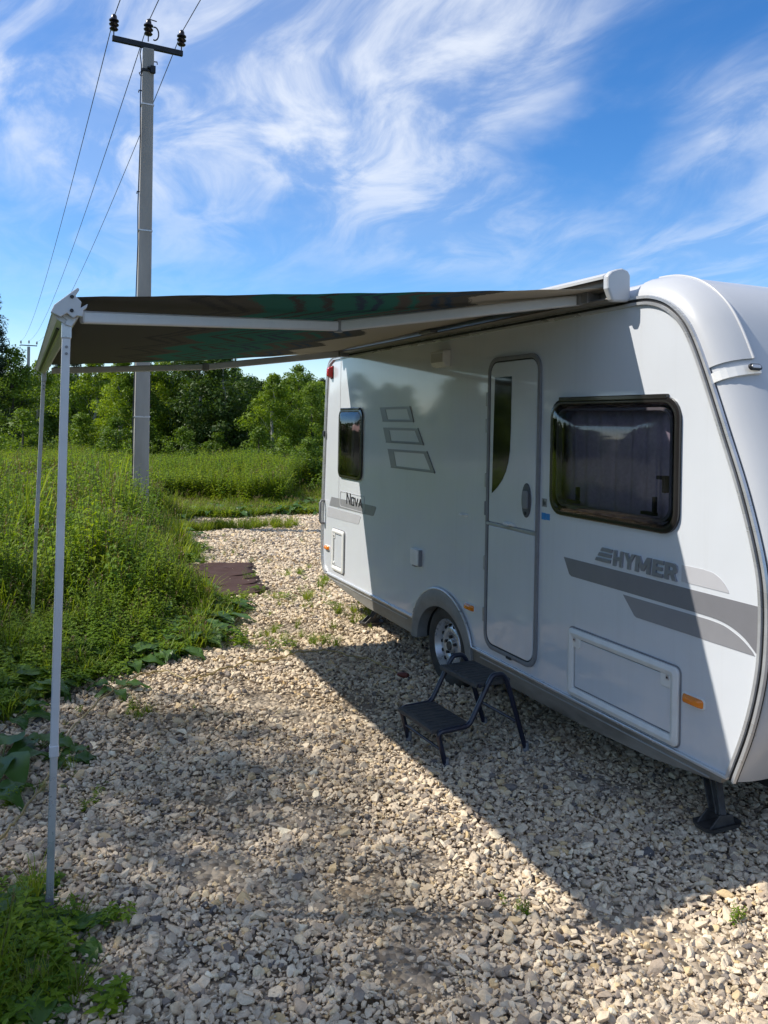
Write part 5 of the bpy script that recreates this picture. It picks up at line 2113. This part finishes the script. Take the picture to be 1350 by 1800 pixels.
def burdock(x, y, sc, seed, label, n=6, low=1.0):
    o = thing('burdock', label, 'weed', (x, y, 0), 'broad-leaved weeds at the gravel edge')
    r = random.Random(seed)
    for i in range(n):
        b, st = MB(), MB()
        L_ = r.uniform(0.16, 0.30) * sc
        path = broad_leaf(b, (r.gauss(0, 0.012), r.gauss(0, 0.012), 0), i * 6.283 / n + r.uniform(-0.35, 0.35), r.uniform(0.07, 0.16) * sc, r.uniform(0.35, 0.9) * low, L_, L_ * r.uniform(0.5, 0.72), r, 0.012)
        me = raw_mesh(b, 'leaf', ('broad',))
        me.shade_smooth()
        c = bpy.data.objects.new('leaf', me)
        COL.objects.link(c)
        c.parent = o
        st.tube(path, 0.005 * sc, 6, cap=False)
        c2 = bpy.data.objects.new('stalk', raw_mesh(st, 'stalk', ('stem',)))
        COL.objects.link(c2)
        c2.parent = c


burdock(0.78, 6.22, 0.85, 1, 'blue-green broad-leaved weed at the corner where the weeds meet the gravel', 8, 0.6)
burdock(0.98, 6.38, 0.75, 2, 'broad-leaved weed just right of the blue-green one', 7, 0.7)
burdock(-0.06, 4.66, 1.05, 3, 'large broad-leaved weed on the gravel at the left edge of the picture', 6, 0.9)
burdock(0.14, 4.86, 0.8, 4, 'broad-leaved weed directly behind the nearer awning leg', 6, 0.6)
burdock(-0.12, 4.28, 0.75, 5, 'small dark weed low at the left edge below the large broad-leaved one', 6, 0.5)
burdock(0.28, 4.62, 0.55, 6, 'flat small weed to the right of the nearer awning leg', 6, 0.4)
burdock(0.62, 5.66, 0.8, 7, 'broad-leaved weed reaching out over the gravel beside the hose', 5, 0.9)
burdock(1.15, 9.6, 1.3, 8, 'pale broad leaves standing out of the weeds left of the maroon mat', 7, 1.6)
burdock(1.55, 7.9, 0.8, 9, 'pale broad-leaved weed at the weed edge in front of the mat', 7, 1.1)
burdock(4.9, 16.6, 1.6, 10, 'yellow-green broad-leaved weed on the grass strip behind the lot', 7, 1.2)
burdock(5.75, 16.3, 1.7, 11, 'broad-leaved weed on the grass strip close to the caravan rear', 7, 1.0)


# ------------------------------------------------------------------ trees
def tree_shape(seed, h, rw, base, nclus, leaves, size, mat, bark, lobes=0.35, taper=0.6, clump=0.30, droop=0.0, needle=False):
    """returns (trunk mesh, crown mesh): clustered leaves round real limbs"""
    r = random.Random(seed)
    g = np.random.default_rng(seed)
    tr = MB()
    bend = [Vector((r.gauss(0, 0.02), r.gauss(0, 0.02), 0)) * h for _ in range(6)]
    pts = [Vector((0, 0, -0.05))]
    for k in range(1, 7):
        pts.append(Vector((0, 0, h * 0.93 * k / 6)) + bend[k - 1] * (k / 6))
    tr.tube(pts, [0.022 * h * (1 - 0.14 * k) + 0.004 for k in range(7)], 7, cap=False)

    def trunk_at(z):
        t = max(0, min(5.999, z / (h * 0.93) * 6))
        i = int(t)
        return pts[i].lerp(pts[i + 1], t - i)
    C, R = [], []
    k = 0
    tries = 0
    ph = [r.uniform(0, 6.28) for _ in range(4)]
    while k < nclus and tries < nclus * 30:
        tries += 1
        t = r.random()
        z = h * (base + (1 - base) * t)
        # envelope: widest about a third of the way up
        if needle:
            env = rw * (1 - t) ** 0.9
        else:
            env = rw * (math.sin(math.pi * min(1, (t * 0.86 + 0.14)) ** taper) ** 0.75)
        a = r.uniform(0, 6.283)
        env *= 1 + lobes * math.sin(a * 2 + ph[0] + t * 5) * 0.6 + lobes * 0.5 * math.sin(a * 3 + ph[1] - t * 9)
        q = math.sqrt(r.random()) * env
        if q < env * 0.35 and r.random() < 0.55:
            continue
        c0 = trunk_at(z * 0.9)
        p = Vector((c0.x + math.cos(a) * q, c0.y + math.sin(a) * q, z - droop * q))
        C.append(p)
        R.append(clump * r.uniform(0.65, 1.3) * (0.7 + 0.5 * (1 - t)))
        if k % 3 == 0:
            s0 = trunk_at(max(0.15 * h, z - q * 0.9 - 0.1 * h))
            tr.tube([s0, s0.lerp(p, 0.5) + Vector((0, 0, 0.05 * q)), p], [0.010 * h * 0.6 * (1.1 - t), 0.006 * h * 0.6 * (1.1 - t), 0.004], 4, cap=False)
        k += 1
    C = np.array([c[:] for c in C])
    R = np.array(R)
    m = len(C)
    w = R ** 1.6
    ci = g.choice(m, size=leaves, p=w / w.sum())
    off = g.normal(0, 1, (leaves, 3))
    off /= np.linalg.norm(off, axis=1)[:, None]
    rad_ = g.random(leaves) ** 0.45
    pos = C[ci] + off * (rad_ * R[ci])[:, None] * np.array([1.1, 1.1, 0.8])
    nrm = off * 0.55 + g.normal(0, 0.6, (leaves, 3)) + np.array([0, 0, 0.45])
    nrm /= np.linalg.norm(nrm, axis=1)[:, None]
    ref = g.normal(0, 1, (leaves, 3))
    ta = np.cross(nrm, ref)
    ta /= np.linalg.norm(ta, axis=1)[:, None]
    tb = np.cross(nrm, ta)
    s = size * np.exp(g.normal(0, 0.28, leaves))[:, None]
    asp = 0.16 if needle else 0.55
    v = np.stack([pos - ta * s * 0.5, pos + tb * s * 0.5 * asp + nrm * s * 0.06, pos + ta * s * 0.5, pos - tb * s * 0.5 * asp + nrm * s * 0.06], 1).reshape(-1, 3)
    f = np.arange(leaves * 4).reshape(-1, 4)
    crown = np_mesh('crown', v, quads=f)
    crown.materials.append(M[mat])
    tm = raw_mesh(tr, 'trunk', (bark,))
    tm.shade_smooth()
    return tm, crown


TREES = {
    'birch': [tree_shape(11 + k, 4.4, 1.15, 0.10, 85, 14000, 0.085, 'leaf_light', 'birch_bark', 0.45, 0.75, 0.34) for k in range(2)],
    'alder': [tree_shape(21 + k, 4.4, 1.30, 0.06, 95, 14000, 0.090, 'leaf_mid', 'bark', 0.40, 0.70, 0.36) for k in range(3)],
    'dark': [tree_shape(31 + k, 5.0, 1.55, 0.12, 95, 12000, 0.112, 'leaf_dark', 'birch_bark', 0.40, 0.75, 0.40) for k in range(2)],
    'round': [tree_shape(41, 5.2, 1.9, 0.10, 120, 14000, 0.115, 'leaf_mid', 'bark', 0.35, 0.9, 0.42)],
    'shrub': [tree_shape(51 + k, 2.2, 1.0, 0.02, 55, 5500, 0.080, 'leaf_mid', 'bark', 0.45, 0.6, 0.28) for k in range(2)],
    'pine': [tree_shape(61, 6.2, 1.25, 0.10, 110, 12000, 0.17, 'needle', 'bark', 0.35, 0.6, 0.30, 0.15, True)],
    'tall': [tree_shape(71 + k, 11.6, 2.5, 0.14, 150, 21000, 0.10, 'leaf_mid', 'birch_bark', 0.12, 1.0, 1.25) for k in range(2)],
}
CAMC, CAMS = math.cos(rad(YAW)), math.sin(rad(YAW))


def plant_tree(kind, var, x, y, s, rz, label, group, cat='tree', sw=None, name='tree'):
    o = thing(name, label, cat, (x, y, 0), group)
    o.rotation_euler = (0, 0, rz)
    o.scale = (sw or s, sw or s, s)
    tm, cm = TREES[kind][var]
    for nm, me in (('trunk', tm), ('crown', cm)):
        c = bpy.data.objects.new(nm, me)
        COL.objects.link(c)
        c.parent = o
    return o


def cam_xy(px, f):
    """ground position at picture column px (of 1350) and forward distance f, for laying out the tree line"""
    r = (px - 675 + 0.018 * 60) / 1420 * f
    return r * CAMC + f * CAMS, f * CAMC - r * CAMS


def build_trees():
    G1 = 'trees at the far side of the meadow'
    rows = [
        ('alder', 0, 20, 27, 0.92, 'mid green tree at the left edge of the picture behind the weeds'),
        ('birch', 0, 66, 31, 0.88, 'light green tree below the distant power pole'),
        ('alder', 1, 112, 33, 0.86, 'shaded green tree seen between the two awning legs'),
        ('birch', 1, 166, 27, 0.86, 'bright yellow-green birch just right of the nearer awning leg'),
        ('birch', 0, 212, 25.5, 0.84, 'bright birch partly hidden by the left side of the concrete pole'),
        ('alder', 2, 262, 26, 0.93, 'green tree directly behind the concrete pole'),
        ('birch', 1, 300, 27, 0.95, 'light birch right of the concrete pole'),
        ('dark', 0, 350, 26, 0.86, 'dark tree with a pale slim trunk under the awning elbow'),
        ('dark', 1, 392, 25.5, 0.80, 'dark tree just left of the gap of sky under the awning'),
        ('alder', 0, 432, 27, 0.74, 'mid green tree below the left end of the sky gap'),
        ('birch', 0, 478, 24.5, 0.72, 'loose light green birch in front of the large round tree'),
        ('round', 0, 522, 33, 0.775, 'large rounded dark green tree rising into the gap of sky'),
        ('alder', 1, 548, 25, 0.68, 'mid green tree next to the caravan rear edge'),
        ('alder', 2, 470, 35, 0.80, 'dull green tree left of the large rounded tree'),
        ('birch', 1, 590, 28, 0.74, 'light green tree mostly hidden by the caravan rear'),
        ('pine', 0, -19, 27, 1.02, 'pine whose tip shows at the left picture edge below the wires'),
        ('pine', 0, 128, 44, 0.88, 'dark spruce far behind, between the awning leg and the bright birch'),
        ('pine', 0, 98, 46, 0.86, 'dark spruce far behind, seen just right of the far awning leg'),
        ('alder', 0, 330, 33, 0.96, 'tree half hidden behind the light birch right of the concrete pole'),
        ('round', 0, 390, 36, 0.85, 'rounded tree behind the dark trunked trees'),
    ]
    for i, (k, v, px, f, s, lab) in enumerate(rows):
        x, y = cam_xy(px, f)
        plant_tree(k, v, x, y, s, i * 1.37, lab, G1)
    G2 = 'shrubs at the foot of the trees'
    shr = [(0, 540, 19.6, 0.62, 'dark rounded shrub beside the caravan rear'), (1, 500, 21.5, 0.62, 'low shrub left of the dark rounded shrub'), (0, 205, 23.5, 0.8, 'shrub at the foot of the bright birches left of the pole'),
           (1, 320, 23.5, 0.70, 'shrub at the foot of the light birch right of the pole'), (0, 380, 24, 0.62, 'low shrub below the dark trees'), (1, 455, 23.5, 0.72, 'shrub below the loose light birch'),
           (0, 140, 25, 0.85, 'shrub between the nearer awning leg and the bright birch'), (1, 40, 24, 0.9, 'shrub in front of the tree at the left picture edge'), (1, 260, 24.5, 0.75, 'shrub half hidden behind the concrete pole'), (0, 90, 27, 0.9, 'shrub seen between the awning legs')]
    for i, (v, px, f, s, lab) in enumerate(shr):
        x, y = cam_xy(px, f)
        plant_tree('shrub', v, x, y, s, i * 2.1, lab, G2, 'shrub', sw=s * 1.15, name='shrub')
    # tall trees left of the picture: their tops shade the left part of the gravel
    lab = 'tall broadleaf tree left of the picture, shading the left of the gravel'
    for i, (x, y, s) in enumerate([(-8.75, 3.9, 0.98), (-8.4, 5.4, 0.985), (-8.45, 7.0, 0.99), (-8.4, 8.7, 0.985), (-9.9, 10.7, 0.97), (-11.6, 4.5, 1.12), (-11.6, 8.4, 1.1)]):
        plant_tree('tall', i % 2, x, y, s, i * 1.9, lab, 'tall trees standing left of the picture')
    # wood closing the view all round, one mass
    pts, rot, scl, idx = [], [], [], []
    meshes = [TREES['alder'][0][1], TREES['dark'][0][1], TREES['round'][0][1], TREES['birch'][0][1], TREES['pine'][0][1]]
    wc = make_variants('wood_shape', meshes)
    for k in range(520):
        a = rng.uniform(-math.pi, math.pi)
        d = rng.uniform(44, 75)
        x, y = math.sin(a) * d, math.cos(a) * d
        if abs(a) < rad(62):
            d = rng.uniform(40, 70)
            x, y = math.sin(a) * d, math.cos(a) * d
        s = rng.uniform(0.72, 0.98) * (d / 52)
        if -rad(10) < a < rad(30):
            s = min(s, (1.84 + 0.052 * d) / 6.2)
        pts.append((x, y, 0)); rot.append((0, 0, rng.uniform(0, 6.28))); scl.append((s * 1.2, s * 1.2, s)); idx.append(int(rng.choice(5, p=[0.35, 0.2, 0.1, 0.2, 0.15])))
    for k in range(230):
        a = rad(rng.uniform(-9, 30))
        d = rng.uniform(35, 60)
        s = rng.uniform(0.80, 1.0) * (0.62 + 0.38 * d / 52)
        if a < rad(3.5):
            s *= 0.88
        kk = int(rng.choice(5, p=[0.4, 0.2, 0.15, 0.2, 0.05]))
        s = min(s, (1.84 + 0.053 * d) * rng.uniform(0.85, 1.0) / (4.4, 5.0, 5.2, 4.4, 6.2)[kk])
        pts.append((math.sin(a) * d, math.cos(a) * d, 0)); rot.append((0, 0, rng.uniform(0, 6.28))); scl.append((s * 1.3, s * 1.3, s)); idx.append(kk)
    o = scatter('far_wood', np.array(pts), np.array(rot), np.array(scl), np.array(idx), wc)
    o['label'] = 'distant mixed wood closing the view behind the meadow'
    o['category'] = 'wood'


build_trees()
